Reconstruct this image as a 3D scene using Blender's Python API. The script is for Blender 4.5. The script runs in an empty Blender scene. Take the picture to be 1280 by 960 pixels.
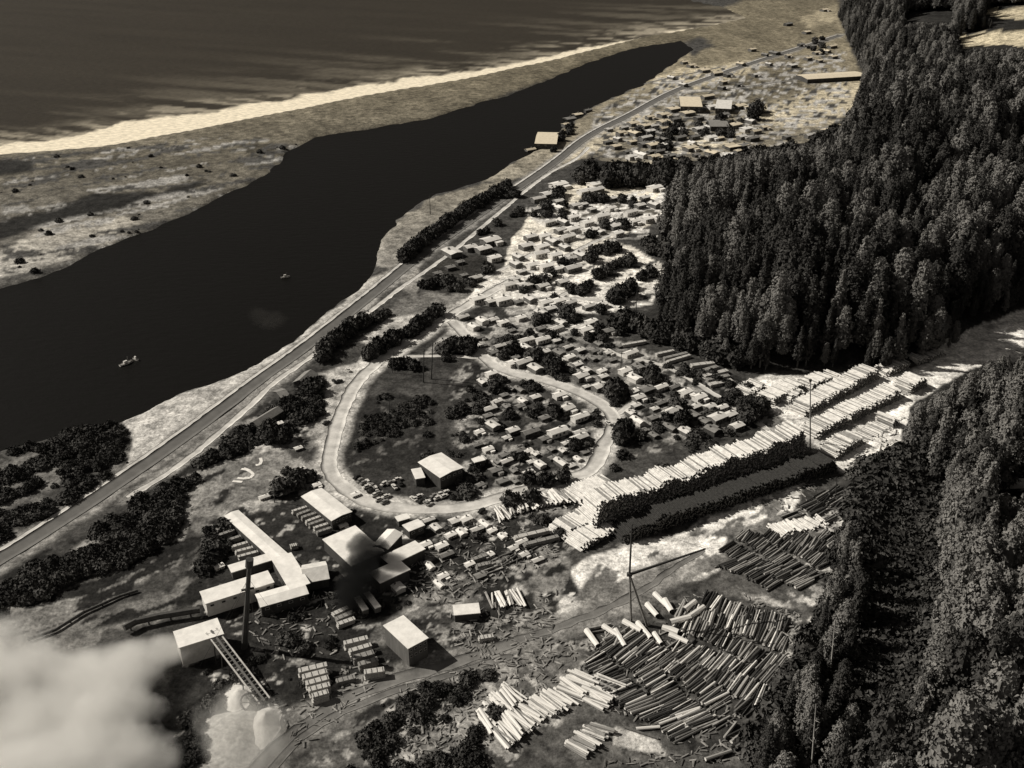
import bpy, math, random
import numpy as np
from mathutils import Vector, Matrix
random.seed(7); rng = np.random.default_rng(7)
scn = bpy.context.scene
C = scn.collection
R = math.radians
# ------------------------------------------------------------------ camera, sky, sun, exposure
F, CX, CY, HC = 1300.0, 640.0, 480.0, 350.0        # focal length in photo pixels, centre, flying height
DEP = math.atan(680.0 / F)
SD, CD = math.sin(DEP), math.cos(DEP)
cam = bpy.data.cameras.new('camera'); co = bpy.data.objects.new('camera', cam); C.objects.link(co)
co.location = (0, 0, HC); co.rotation_euler = (math.pi / 2 - DEP, 0, 0)
cam.sensor_width = 36; cam.lens = F / 1280 * 36; cam.clip_start = 1; cam.clip_end = 90000
scn.camera = co
SH_AZ, SUN_EL = R(-13), R(39)       # direction in which shadows fall (from +X), height of the sun
w = bpy.data.worlds.new('World'); scn.world = w; w.use_nodes = True
nt = w.node_tree; bg = nt.nodes['Background']
sky = nt.nodes.new('ShaderNodeTexSky'); sky.sky_type = 'NISHITA'; sky.sun_disc = False
sky.sun_elevation = SUN_EL
_sd = Vector((-math.cos(SH_AZ) * math.cos(SUN_EL), -math.sin(SH_AZ) * math.cos(SUN_EL), math.sin(SUN_EL)))
sky.sun_rotation = math.atan2(_sd.x, _sd.y)
bw = nt.nodes.new('ShaderNodeRGBToBW')
wt = nt.nodes.new('ShaderNodeMix'); wt.data_type = 'RGBA'; wt.blend_type = 'MULTIPLY'; wt.inputs[0].default_value = 1
wt.inputs[7].default_value = (1, .93, .86, 1)
nt.links.new(sky.outputs[0], bw.inputs[0]); nt.links.new(bw.outputs[0], wt.inputs[6]); nt.links.new(wt.outputs[2], bg.inputs[0])
bg.inputs[1].default_value = 0.05
sl = bpy.data.lights.new('sun', 'SUN'); sl.energy = 4.8; sl.angle = R(.5); sl.color = (1, .945, .85)
so = bpy.data.objects.new('sun', sl); C.objects.link(so); so.rotation_euler = _sd.to_track_quat('Z', 'Y').to_euler()
scn.view_settings.view_transform = 'Standard'; scn.view_settings.look = 'None'
scn.view_settings.exposure = 0.08; scn.view_settings.gamma = 1
scn.cycles.max_bounces = 5; scn.cycles.diffuse_bounces = 2; scn.cycles.glossy_bounces = 2
scn.cycles.volume_bounces = 3; scn.cycles.volume_max_steps = 96; scn.cycles.transparent_max_bounces = 16
# ------------------------------------------------------------------ survey: photo pixel <-> world
def ray(u, v):
    dx, dy = (u - CX) / F, (v - CY) / F
    return np.array([dx, CD - dy * SD, -SD - dy * CD])
def at(u, v, z=0.0):
    d = ray(u, v); t = (z - HC) / d[2]
    return np.array([d[0] * t, d[1] * t, z])
def proj(X, Y, Z):
    Zc = Y * CD + (HC - Z) * SD
    Yc = Y * SD - (HC - Z) * CD
    return CX + F * X / Zc, CY - F * Yc / Zc
def mpp(u, v):                                         # metres to one photo pixel across the view
    p = at(u, v); return (p[1] * CD + HC * SD) / F
# ------------------------------------------------------------------ noise + polygons in numpy
_lat = rng.random((256, 256))
def vn(x, y):
    xi, yi = np.floor(x).astype(int), np.floor(y).astype(int)
    fx, fy = x - xi, y - yi; fx = fx * fx * (3 - 2 * fx); fy = fy * fy * (3 - 2 * fy)
    g = lambda a, b: _lat[a & 255, b & 255]
    return (g(xi, yi) * (1 - fx) + g(xi + 1, yi) * fx) * (1 - fy) + (g(xi, yi + 1) * (1 - fx) + g(xi + 1, yi + 1) * fx) * fy
def fbm(x, y, o=4):
    s, a, t = 0, 1, 0
    for k in range(o):
        s = s + a * vn(x * 2 ** k + 17 * k, y * 2 ** k + 31 * k); t += a; a *= .5
    return s / t
def inside(px, py, poly):
    c = np.zeros(px.shape, bool); n = len(poly)
    for i in range(n):
        (x1, y1), (x2, y2) = poly[i], poly[(i + 1) % n]
        if y1 == y2: continue
        m = ((y1 > py) != (y2 > py)) & (px < (x2 - x1) * (py - y1) / (y2 - y1) + x1)
        c ^= m
    return c
def segdist(px, py, pts, closed=False):
    d = np.full(px.shape, 1e9); n = len(pts)
    for i in range(n if closed else n - 1):
        (x1, y1), (x2, y2) = pts[i], pts[(i + 1) % n]
        L = (x2 - x1) ** 2 + (y2 - y1) ** 2 + 1e-9
        t = np.clip(((px - x1) * (x2 - x1) + (py - y1) * (y2 - y1)) / L, 0, 1)
        d = np.minimum(d, np.hypot(px - x1 - t * (x2 - x1), py - y1 - t * (y2 - y1)))
    return d
def sdist(px, py, poly):                               # >0 inside
    d = segdist(px, py, poly, True); return np.where(inside(px, py, poly), d, -d)
def smooth(a, b, x):
    t = np.clip((x - a) / (b - a), 0, 1); return t * t * (3 - 2 * t)
W = lambda pts, z=0: [tuple(at(u, v, z)[:2]) for u, v in pts]
# ------------------------------------------------------------------ land outlines (surveyed in the photo)
RIVER = [(-420, 440), (0, 366), (62, 346), (125, 314), (200, 285), (275, 249), (342, 217), (365, 190), (400, 172), (480, 160), (540, 150), (600, 130),
         (640, 120), (700, 95), (760, 72), (800, 60), (850, 52), (862, 62), (830, 84), (800, 105), (740, 130), (700, 160), (665, 185), (600, 225), (540, 240), (490, 275),
         (465, 300), (462, 328), (452, 348), (410, 385), (360, 425), (300, 460), (230, 487), (150, 520), (0, 560), (-420, 680)]
COAST = [(-900, 215), (0, 190), (120, 182), (240, 160), (350, 138), (450, 118), (560, 100), (680, 75), (800, 45), (880, 32), (925, 22), (900, 10), (860, 2), (840, -20), (835, -60), (900, -120), (1000, -170), (1000, -196), (-3000, -196)]
FOREST1 = [(1045, 20), (1078, 95), (1075, 125), (1045, 165), (1000, 182), (930, 190), (870, 205), (790, 208), (722, 200), (722, 214), (790, 232), (850, 240), (842, 285), (800, 300),
           (830, 325), (842, 370), (800, 395), (770, 392), (800, 420), (850, 438), (930, 468), (1000, 462), (1090, 470), (1180, 448), (1215, 415), (1290, 385), (1700, 330), (1900, -100), (1300, -130), (1130, -60), (1060, -10)]
FOREST2 = [(1300, 420), (1200, 470), (1135, 515), (1120, 590), (1062, 625), (1052, 690), (1030, 760), (1000, 830), (965, 900), (935, 990), (920, 1300), (1900, 1300), (2000, 400), (1700, 370)]
wF1, wF2, wRIV, wCST = W(FOREST1), W(FOREST2), W(RIVER), W(COAST)
def forest_h(X, Y):
    d1 = sdist(X, Y, wF1); d2 = sdist(X, Y, wF2)
    h = 95 * (1 - np.exp(-np.maximum(d1, 0) / 260)) + 60 * (1 - np.exp(-np.maximum(d2 - 45, 0) / 120))
    h = h * (.75 + .5 * fbm(X / 130 + 5, Y / 130, 2)) - 9 * smooth(0, 25, d2) * (1 - smooth(45, 80, d2))
    return h
def height(X, Y):
    X = np.asarray(X, float); Y = np.asarray(Y, float)
    dr = sdist(X, Y, wRIV) + 17 * (fbm(X / 34, Y / 34, 5) - .5)
    dc = sdist(X, Y, wCST) + 10 * (fbm(X / 60, Y / 60) - .5)
    h = forest_h(X, Y)
    dune = smooth(-220, -30, -np.abs(dc + 120)) * 0
    u, v = proj(X, Y, 0)
    rough = 2.4 * (fbm(X / 45, Y / 45) - .4) * smooth(-5, -40, dr) * smooth(-5, -60, dc)
    bluff = 1 - smooth(-30, 40, v - (760 - .62 * u))                # broken ground between mill and river
    h = h + np.maximum(rough, 0) * (.35 + 1.6 * bluff * (u < 420))
    h = h + 1.2
    h = h * smooth(6, -14, dr) + (-4) * smooth(-14, 6, dr)
    h = h * smooth(6, -16, dc) + (-6) * smooth(-16, 6, dc)
    return h
def hz(x, y): return float(height(np.array([x]), np.array([y]))[0])
def atg(u, v):                                         # where the ray through a photo pixel meets the land
    z = 1.2
    for _ in range(12):
        p = at(u, v, z); z = .5 * z + .5 * max(hz(p[0], p[1]), -1)
    p = at(u, v, z); return Vector((p[0], p[1], hz(p[0], p[1])))
# ------------------------------------------------------------------ materials
def mat(name, col, rough=.85, var=.25, scale=.5, bump=0.0, bscale=None, warm=(1, .97, .92), spec=.2, streak=None):
    m = bpy.data.materials.new(name); m.use_nodes = True; t = m.node_tree; b = t.nodes['Principled BSDF']
    b.inputs['Roughness'].default_value = rough; b.inputs['Specular IOR Level'].default_value = spec
    tc = t.nodes.new('ShaderNodeTexCoord'); mp = t.nodes.new('ShaderNodeMapping'); t.links.new(tc.outputs['Object'], mp.inputs[0])
    if streak: mp.inputs['Scale'].default_value = streak
    n = t.nodes.new('ShaderNodeTexNoise'); n.inputs['Scale'].default_value = scale; n.inputs['Detail'].default_value = 5; n.inputs['Roughness'].default_value = .65
    t.links.new(mp.outputs[0], n.inputs[0])
    cr = t.nodes.new('ShaderNodeValToRGB'); t.links.new(n.outputs[0], cr.inputs[0])
    c = [col * k for k in warm] if not isinstance(col, tuple) else list(col)
    cr.color_ramp.elements[0].position = .3; cr.color_ramp.elements[1].position = .7
    cr.color_ramp.elements[0].color = [x * (1 - var) for x in c] + [1]; cr.color_ramp.elements[1].color = [min(.9, x * (1 + var)) for x in c] + [1]
    t.links.new(cr.outputs[0], b.inputs['Base Color'])
    if bump:
        n2 = t.nodes.new('ShaderNodeTexNoise'); n2.inputs['Scale'].default_value = bscale or scale * 2; n2.inputs['Detail'].default_value = 4
        t.links.new(mp.outputs[0], n2.inputs[0]); bp = t.nodes.new('ShaderNodeBump'); bp.inputs['Distance'].default_value = bump
        t.links.new(n2.outputs[0], bp.inputs['Height']); t.links.new(bp.outputs[0], b.inputs['Normal'])
    return m
def ground_mat(name, contrast=1.0):
    m = bpy.data.materials.new(name); m.use_nodes = True; t = m.node_tree; b = t.nodes['Principled BSDF']
    b.inputs['Roughness'].default_value = .95; b.inputs['Specular IOR Level'].default_value = .08
    a = t.nodes.new('ShaderNodeAttribute'); a.attribute_name = 'cover'
    g = t.nodes.new('ShaderNodeNewGeometry'); prev = a.outputs['Color']
    for sc_, lo, hi in ((.022, .75, 1.28), (.11, .5, 1.6), (.5, .6, 1.5)):
        n = t.nodes.new('ShaderNodeTexNoise'); n.inputs['Scale'].default_value = sc_; n.inputs['Detail'].default_value = 6; n.inputs['Roughness'].default_value = .7
        t.links.new(g.outputs['Position'], n.inputs[0])
        mr = t.nodes.new('ShaderNodeMapRange'); mr.inputs[1].default_value = .34; mr.inputs[2].default_value = .66; mr.inputs[3].default_value = lo; mr.inputs[4].default_value = hi
        t.links.new(n.outputs[0], mr.inputs[0])
        mx = t.nodes.new('ShaderNodeVectorMath'); mx.operation = 'SCALE'; t.links.new(prev, mx.inputs[0]); t.links.new(mr.outputs[0], mx.inputs['Scale']); prev = mx.outputs[0]
    t.links.new(prev, b.inputs['Base Color'])
    n = t.nodes.new('ShaderNodeTexNoise'); n.inputs['Scale'].default_value = .35; n.inputs['Detail'].default_value = 5; t.links.new(g.outputs['Position'], n.inputs[0])
    bp = t.nodes.new('ShaderNodeBump'); bp.inputs['Distance'].default_value = 1.0; bp.inputs['Strength'].default_value = .8
    t.links.new(n.outputs[0], bp.inputs['Height']); t.links.new(bp.outputs[0], b.inputs['Normal'])
    return m
def water_mat(name, attr, base, rough, bump, bscale, stretch):
    m = bpy.data.materials.new(name); m.use_nodes = True; t = m.node_tree; b = t.nodes['Principled BSDF']
    b.inputs['Roughness'].default_value = rough; b.inputs['IOR'].default_value = 1.33; b.inputs['Specular IOR Level'].default_value = .12
    g = t.nodes.new('ShaderNodeNewGeometry'); mp = t.nodes.new('ShaderNodeMapping'); mp.inputs['Scale'].default_value = stretch
    mp.inputs['Rotation'].default_value = (0, 0, R(-20)); t.links.new(g.outputs['Position'], mp.inputs[0])
    n = t.nodes.new('ShaderNodeTexNoise'); n.inputs['Scale'].default_value = bscale; n.inputs['Detail'].default_value = 7; n.inputs['Roughness'].default_value = .65
    t.links.new(mp.outputs[0], n.inputs[0]); bp = t.nodes.new('ShaderNodeBump'); bp.inputs['Distance'].default_value = bump
    t.links.new(n.outputs[0], bp.inputs['Height']); t.links.new(bp.outputs[0], b.inputs['Normal'])
    if attr:
        a = t.nodes.new('ShaderNodeAttribute'); a.attribute_name = 'cover'
        mr = t.nodes.new('ShaderNodeMapRange'); mr.inputs[1].default_value = .35; mr.inputs[2].default_value = .65; mr.inputs[3].default_value = .7; mr.inputs[4].default_value = 1.3
        t.links.new(n.outputs[0], mr.inputs[0]); mx = t.nodes.new('ShaderNodeVectorMath'); mx.operation = 'SCALE'
        t.links.new(a.outputs['Color'], mx.inputs[0]); t.links.new(mr.outputs[0], mx.inputs['Scale']); t.links.new(mx.outputs[0], b.inputs['Base Color'])
    else: b.inputs['Base Color'].default_value = base
    return m
M = dict(
    roof=mat('pale_roofing', .74, .7, .17, .18, .05, 3, spec=.15), roof_b=mat('weathered_roofing', .6, .8, .2, .3), roof_c=mat('grey_shingle_roofing', .2, .9, .25, .5),
    roof_d=mat('dark_shingle_roofing', .07, .9, .3, .5), roof_y=mat('tan_roofing', (.6, .53, .41), .8, .15, .3),  # roof_y: plain tan colour, mostly on far buildings
    wall=mat('white_board_wall', .55, .8, .15, .4), wall_b=mat('grey_board_wall', .12, .85, .25, .6, streak=(1, 1, .15)), wall_d=mat('dark_timber_shaded_wall', .06, .9, .3, .6, streak=(1, 1, .15)),  # wall_d: dark timber, also shade of the mill fronts put into colour
    glass=mat('window_glass', .03, .15, .1, .5, spec=.5), brick=mat('chimney_brick', .12, .9, .3, 2), trim=mat('pale_trim', .5, .7, .1, 1),
    bark=mat('dark_bark', .035, .95, .5, .8, .1, 3, streak=(1, 1, 1)), bark_b=mat('brown_bark', .12, .95, .4, .6, .1, 3), bark_c=mat('half_peeled_log', .27, .85, .35, .5, .05, 3),
    peeled=mat('peeled_pale_log', .66, .75, .3, .35), logend=mat('log_end_grain', .1, .9, .4, 1), darkend=mat('shaded_log_end', .03, .9, .6, 1.3),  # darkend: shade on the deck faces painted into the log ends
    lumber=mat('sawn_lumber', .42, .8, .25, .8), lumber_b=mat('weathered_lumber', .22, .85, .3, .8), pole=mat('tarred_pole', .05, .9, .3, 1), polel=mat('pale_pole', .3, .9, .2, 1),
    steel=mat('sooty_steel', .05, .55, .4, .5, spec=.5), car_b=mat('black_car_paint', .02, .3, .1, 1, spec=.5), car_g=mat('grey_car_paint', .2, .35, .1, 1, spec=.5), car_w=mat('pale_car_paint', .55, .4, .1, 1, spec=.5),
    tyre=mat('rubber', .02, .9, .1, 1), paint=mat('white_field_paint', .75, .9, .2, .5), asphalt=mat('asphalt', .11, .9, .18, .15, .02, 2), gravel=mat('gravel', .5, .95, .3, .12, .05, 2),
    dirt=mat('packed_dirt_road', .15, .95, .35, .12, .08, 1.5), line=mat('road_paint', .5, .8, .1, 1), sawdust=mat('sawdust', .55, .95, .15, .2, .4, .5), debris=mat('broken_wood', .3, .95, .6, .4),
    needle=mat('redwood_needles', .05, .9, .45, .12, spec=.1), needle_b=mat('sunlit_needles', .15, .9, .5, .1, spec=.1), leaf=mat('dark_broad_leaves', .035, .9, .5, .3, spec=.1), leaf_b=mat('greyer_broad_leaves', .065, .9, .45, .3, spec=.1),  # needle_b: sunlight on the crowns painted as paler needles
    trunk=mat('tree_trunk_bark', .12, .95, .3, 1, spec=.1), snag=mat('bleached_dead_wood', .35, .9, .3, 1), hull=mat('white_boat_hull', .55, .5, .1, 1), deckm=mat('boat_deck_wood', .2, .7, .2, 2), scrub=mat('scrub_leaves', .045, .95, .55, .15, spec=.1))
# ------------------------------------------------------------------ object helpers
def tag(o, label=None, cat=None, group=None, kind=None):
    if label: o['label'] = label
    if cat: o['category'] = cat
    if group: o['group'] = group
    if kind: o['kind'] = kind
    return o
def empty(name, loc, rz=0):
    o = bpy.data.objects.new(name, None); C.objects.link(o); o.location = loc; o.rotation_euler = (0, 0, rz); o.empty_display_size = 1; return o
def mesh_obj(name, verts, faces, mats, parent=None, fm=None, flat=True):
    me = bpy.data.meshes.new(name); me.from_pydata([tuple(v) for v in verts], [], faces)
    for m in (mats if isinstance(mats, (list, tuple)) else [mats]): me.materials.append(m)
    if fm is not None: me.polygons.foreach_set('material_index', np.array(fm, dtype=np.int32))
    if not flat: me.polygons.foreach_set('use_smooth', np.ones(len(me.polygons), bool))
    me.update(); o = bpy.data.objects.new(name, me); C.objects.link(o)
    if parent: o.parent = parent
    return o
class MB:
    def __init__(s): s.v = []; s.f = []; s.m = []
    def add(s, vs, fs, mi=0):
        k = len(s.v); s.v += [tuple(map(float, p)) for p in vs]; s.f += [[i + k for i in f] for f in fs]; s.m += [mi] * len(fs) if isinstance(mi, int) else list(mi)
    def box(s, c, size, rz=0, mi=0, taper=1.0):
        sx, sy, sz = size[0] / 2, size[1] / 2, size[2] / 2; ca, sa = math.cos(rz), math.sin(rz); vs = []
        for z in (-1, 1):
            k = taper if z > 0 else 1
            for x, y in ((-1, -1), (1, -1), (1, 1), (-1, 1)):
                X, Y = x * sx * k, y * sy * k; vs.append((c[0] + X * ca - Y * sa, c[1] + X * sa + Y * ca, c[2] + z * sz))
        s.add(vs, [[3, 2, 1, 0], [4, 5, 6, 7], [0, 1, 5, 4], [1, 2, 6, 5], [2, 3, 7, 6], [3, 0, 4, 7]], mi)
    def tube(s, a, b, r0, r1=None, n=6, mi=0, cap=None, wob=0):
        a, b = Vector(a), Vector(b); r1 = r0 if r1 is None else r1; d = (b - a).normalized()
        p = d.orthogonal().normalized(); q = d.cross(p); vs = []
        for c_, r in ((a, r0), (b, r1)):
            for i in range(n):
                t = 2 * math.pi * i / n + .3; rr = r * (1 + wob * (random.random() - .5)); vs.append(c_ + (p * math.cos(t) + q * math.sin(t)) * rr)
        fs = [[i, (i + 1) % n, n + (i + 1) % n, n + i] for i in range(n)] + [list(range(n))[::-1], list(range(n, 2 * n))]
        s.add(vs, fs, [mi] * n + [mi if cap is None else cap] * 2)
    def build(s, name, mats, parent=None, flat=True): return mesh_obj(name, s.v, s.f, mats, parent, s.m, flat)
def copy_tree(o, parent=None):
    c = o.copy(); C.objects.link(c)
    if parent: c.parent = parent
    for ch in [x for x in o.children]: copy_tree(ch, c)
    return c
HWY = [(-300, 880), (-60, 738), (0, 702), (60, 664), (156, 601), (269, 520), (335, 470), (400, 422), (470, 366), (520, 325), (570, 290), (620, 255), (690, 207), (735, 172), (790, 143), (850, 112), (940, 80), (1050, 45)]
LOOP = [(640, 352), (590, 380), (560, 398), (505, 432), (455, 470), (430, 510), (417, 550), (412, 588), (432, 614), (466, 632), (520, 639), (580, 636), (640, 620), (700, 602), (738, 590), (754, 560), (768, 528), (745, 503), (690, 480), (640, 468), (612, 455), (590, 430), (566, 404)]
# ------------------------------------------------------------------ the land as one sheet with its cover
S_, D_, T_ = .018, .045, .2
def tint(a, t=0): return np.array([a, a * (.97 - .08 * t), a * (.92 - .27 * t)])
# (reflectance, edge wobble px, feather px, outline)
COVER = [
    (.12, 6, 6, [(-900, 215), (0, 190), (240, 160), (450, 118), (680, 75), (925, 22), (860, 52), (700, 95), (540, 150), (400, 172), (342, 217), (200, 285), (62, 346), (-420, 440)]),
    (.13, 4, 4, [(0, 186), (240, 158), (450, 116), (680, 72), (900, 25), (860, 44), (700, 88), (600, 122), (520, 142), (430, 160), (380, 165), (300, 168), (150, 185), (0, 196)]),
    (.3, 8, 5, [(0, 310), (60, 285), (140, 268), (180, 278), (120, 308), (40, 338), (-80, 360)]),
    (.03, 7, 4, [(-100, 300), (0, 275), (60, 262), (115, 240), (200, 238), (270, 220), (240, 240), (180, 252), (150, 264), (70, 278), (0, 300)]),
    (.1, 8, 8, [(60, 205), (170, 190), (280, 195), (340, 210), (250, 225), (120, 232), (30, 245)]),
    (.05, 5, 4, [(-60, 198), (45, 200), (40, 216), (-60, 226)]), (.06, 4, 3, [(300, 180), (350, 178), (345, 190), (310, 192)]),
    # land on the mill side
    (.05, 6, 5, [(-300, 620), (0, 565), (70, 548), (150, 520), (165, 560), (158, 590), (60, 645), (-300, 860)]),
    (.11, 8, 8, [(-20, 590), (40, 560), (95, 552), (110, 590), (60, 612), (0, 640)]),
    (.4, 5, 4, [(150, 522), (230, 492), (300, 465), (360, 428), (420, 385), (455, 352), (480, 340), (505, 335), (470, 375), (380, 437), (285, 505), (215, 553), (158, 590), (165, 552)]),
    (.2, 5, 3, [(460, 330), (470, 300), (495, 278), (545, 246), (600, 232), (640, 222), (600, 250), (550, 282), (510, 312), (495, 335)]),
    (.22, 4, 3, [(600, 228), (665, 190), (705, 162), (745, 132), (800, 108), (860, 66), (880, 80), (820, 118), (760, 150), (720, 185), (680, 215), (640, 225)]),
    (.035, 10, 8, [(-60, 775), (60, 690), (150, 632), (260, 562), (330, 505), (400, 455), (440, 470), (400, 520), (330, 570), (260, 605), (235, 650), (150, 705), (60, 745), (-60, 800)]),
    (.11, 8, 4, [(20, 735), (110, 680), (175, 655), (200, 655), (150, 690), (60, 730)]), (.12, 8, 4, [(60, 740), (160, 700), (220, 660), (215, 670), (150, 722), (60, 760)]),
    (.22, 7, 4, [(205, 625), (240, 590), (262, 575), (280, 560), (262, 600), (240, 650), (225, 690), (185, 728), (95, 748), (0, 775), (-80, 800), (-60, 780), (90, 735), (170, 715), (215, 675)]),
    (.13, 6, 5, [(-80, 800), (0, 765), (60, 755), (120, 765), (215, 735), (245, 700), (235, 740), (200, 780), (130, 790), (60, 960), (-80, 960)]),
    (.14, 4, 3, [(265, 580), (330, 562), (352, 585), (345, 608), (318, 625), (285, 655), (262, 670), (240, 660)]),
    (.2, 5, 3, [(320, 565), (350, 560), (372, 585), (365, 605), (335, 600)]),
    (.36, 4, 3, [(302, 560), (360, 532), (375, 520), (392, 500), (372, 505), (372, 490), (395, 470), (440, 455), (470, 430), (450, 425), (490, 395), (550, 385), (585, 372), (575, 420), (520, 450), (475, 490), (445, 530), (430, 590), (402, 590), (400, 552), (380, 542), (310, 575)]),
    (.025, 4, 3, [(400, 452), (410, 425), (450, 400), (480, 392), (465, 405), (430, 425), (415, 447)]), (.14, 4, 3, [(480, 392), (500, 375), (560, 355), (600, 362), (570, 382), (490, 398)]),
    (.035, 3, 3, [(350, 505), (380, 490), (385, 478), (405, 470), (410, 485), (380, 500), (398, 516), (360, 535), (320, 535)]),
    # inside the loop
    (.035, 4, 4, [(585, 385), (560, 398), (500, 435), (455, 470), (430, 510), (417, 590), (440, 620), (520, 634), (640, 622), (745, 595), (770, 525), (900, 545), (985, 545), (1010, 560), (930, 470), (800, 420), (770, 392), (680, 385)]),
    (.022, 2, 2, [(458, 497), (500, 492), (542, 500), (545, 560), (535, 580), (500, 590), (428, 586), (432, 560)]), (.05, 2, 2, [(455, 495), (480, 478), (540, 480), (540, 500), (500, 493)]),
    (.1, 6, 5, [(575, 500), (600, 495), (590, 530), (570, 560), (560, 540)]),
    (.25, 3, 2, [(520, 450), (575, 400), (585, 420), (560, 425), (548, 440), (500, 448)]),
    (.1, 8, 6, [(640, 400), (760, 420), (830, 470), (900, 500), (960, 530), (900, 535), (820, 520), (720, 480), (620, 460), (600, 430)]),
    (.3, 4, 3, [(735, 505), (760, 512), (785, 508), (778, 525), (765, 540), (752, 530), (740, 518)]),
    # upper town, bare sandy lots
    (.6, 3, 2, [(578, 380), (600, 355), (630, 335), (640, 300), (668, 262), (690, 235), (750, 226), (800, 236), (845, 243), (840, 262), (815, 280), (760, 300), (790, 308), (828, 330), (832, 352), (815, 380), (760, 392), (690, 388), (630, 382)]),
    (.03, 3, 2, [(528, 340), (560, 322), (600, 318), (622, 335), (600, 352), (560, 368), (535, 360)]), (.25, 3, 3, [(500, 345), (520, 335), (528, 350), (520, 372), (505, 362)]),
    (.08, 4, 3, [(640, 262), (720, 258), (800, 250), (830, 262), (800, 285), (740, 300), (700, 292), (665, 272)]),
    (.18, 5, 5, [(690, 215), (740, 165), (800, 120), (880, 62), (1050, 10), (1062, 60), (1078, 95), (1075, 125), (1045, 165), (1000, 182), (930, 190), (870, 205), (790, 208), (722, 200)]),
    (.42, 5, 4, [(700, 200), (740, 165), (800, 140), (820, 150), (780, 165), (760, 185), (720, 200)]), (.48, 3, 3, [(830, 185), (900, 170), (935, 165), (900, 182), (850, 196), (810, 205)]),
    (.4, 4, 3, [(815, 100), (850, 85), (950, 75), (955, 82), (870, 112), (820, 118)]), (.11, 4, 4, [(880, 110), (960, 88), (1010, 95), (1000, 115), (940, 130), (900, 125)]),
    (.42, 3, 4, [(935, 140), (1000, 118), (1075, 100), (1072, 130), (1040, 155), (980, 160), (950, 150)]), (.09, 3, 3, [(870, 155), (940, 150), (950, 160), (880, 170)]),
    (.14, 6, 6, [(850, 30), (930, 0), (1050, -5), (1045, 40), (960, 60), (900, 60)]), (.26, 4, 3, [(1000, 22), (1045, 5), (1050, 25), (1010, 35)]),
    (.4, 3, 2, [(1200, 45), (1240, 39), (1300, 38), (1300, 62), (1255, 56), (1205, 60)]), (.36, 3, 2, [(1225, 14), (1300, 6), (1300, 26), (1250, 24)]), (.3, 3, 2, [(1130, 17), (1190, 17), (1192, 25), (1140, 26)]),
    # mill yard
    (.022, 5, 5, [(262, 650), (350, 612), (420, 612), (470, 645), (560, 642), (640, 640), (770, 615), (760, 640), (705, 690), (640, 720), (560, 760), (470, 860), (400, 900), (330, 960), (180, 1010), (150, 960), (215, 850), (240, 790), (262, 720)]),
    (.12, 6, 5, [(460, 800), (500, 750), (560, 735), (600, 725), (690, 705), (700, 740), (640, 745), (560, 760), (520, 775), (480, 810), (440, 815), (420, 810)]),
    (.1, 8, 6, [(340, 990), (420, 905), (500, 858), (620, 825), (720, 800), (740, 850), (640, 880), (600, 930), (620, 960), (600, 1010)]),
    (.28, 4, 3, [(480, 880), (500, 885), (515, 930), (535, 960), (500, 960), (495, 920)]), (.2, 9, 4, [(600, 820), (660, 810), (700, 815), (640, 835), (590, 838)]),
    (.025, 3, 3, [(585, 760), (620, 740), (665, 742), (680, 770), (665, 798), (620, 812), (585, 800)]),
    (.62, 5, 5, [(705, 735), (715, 712), (750, 695), (800, 680), (850, 665), (900, 632), (960, 615), (1000, 605), (985, 650), (910, 668), (905, 712), (880, 722), (800, 735), (740, 758), (700, 770)]),
    (.16, 7, 5, [(650, 700), (700, 690), (720, 700), (700, 740), (690, 790), (740, 790), (800, 760), (830, 730), (800, 720), (720, 765), (680, 760), (660, 730)]),
    (.62, 4, 3, [(928, 478), (960, 468), (1010, 470), (1090, 472), (1180, 450), (1212, 420), (1290, 392), (1290, 430), (1210, 462), (1135, 512), (1128, 560), (1100, 600), (1055, 590), (1000, 552), (955, 515)]),
    (.1, 3, 3, [(900, 478), (935, 485), (1010, 550), (1040, 575), (1000, 560), (940, 515), (890, 490)]), (.04, 3, 3, [(770, 640), (1040, 565), (1045, 590), (960, 612), (860, 645), (770, 685), (740, 680)]),
    (.08, 6, 4, [(905, 665), (985, 640), (1055, 600), (1060, 700), (1035, 780), (1000, 830), (960, 900), (930, 960), (700, 960), (640, 930), (740, 860), (735, 820), (800, 760), (880, 735), (905, 715)]),
    (.3, 6, 4, [(930, 740), (990, 760), (1010, 800), (990, 860), (975, 850), (985, 790), (940, 762)]), (.25, 6, 4, [(1000, 800), (1045, 760), (1060, 850), (1050, 960), (1010, 960), (1020, 880)]),
    (.4, 4, 3, [(770, 905), (830, 925), (835, 945), (770, 930)]),
    (.018, 8, 8, [(1062, 600), (1135, 560), (1150, 640), (1130, 720), (1150, 780), (1110, 860), (1075, 990), (1050, 990), (1075, 800), (1058, 690)]),
    (.4, 4, 3, [(1248, 600), (1300, 600), (1300, 616), (1250, 612)]), (.6, 6, 3, [(1180, 425), (1230, 402), (1300, 385), (1300, 445), (1210, 460), (1150, 490)]),
]
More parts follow.
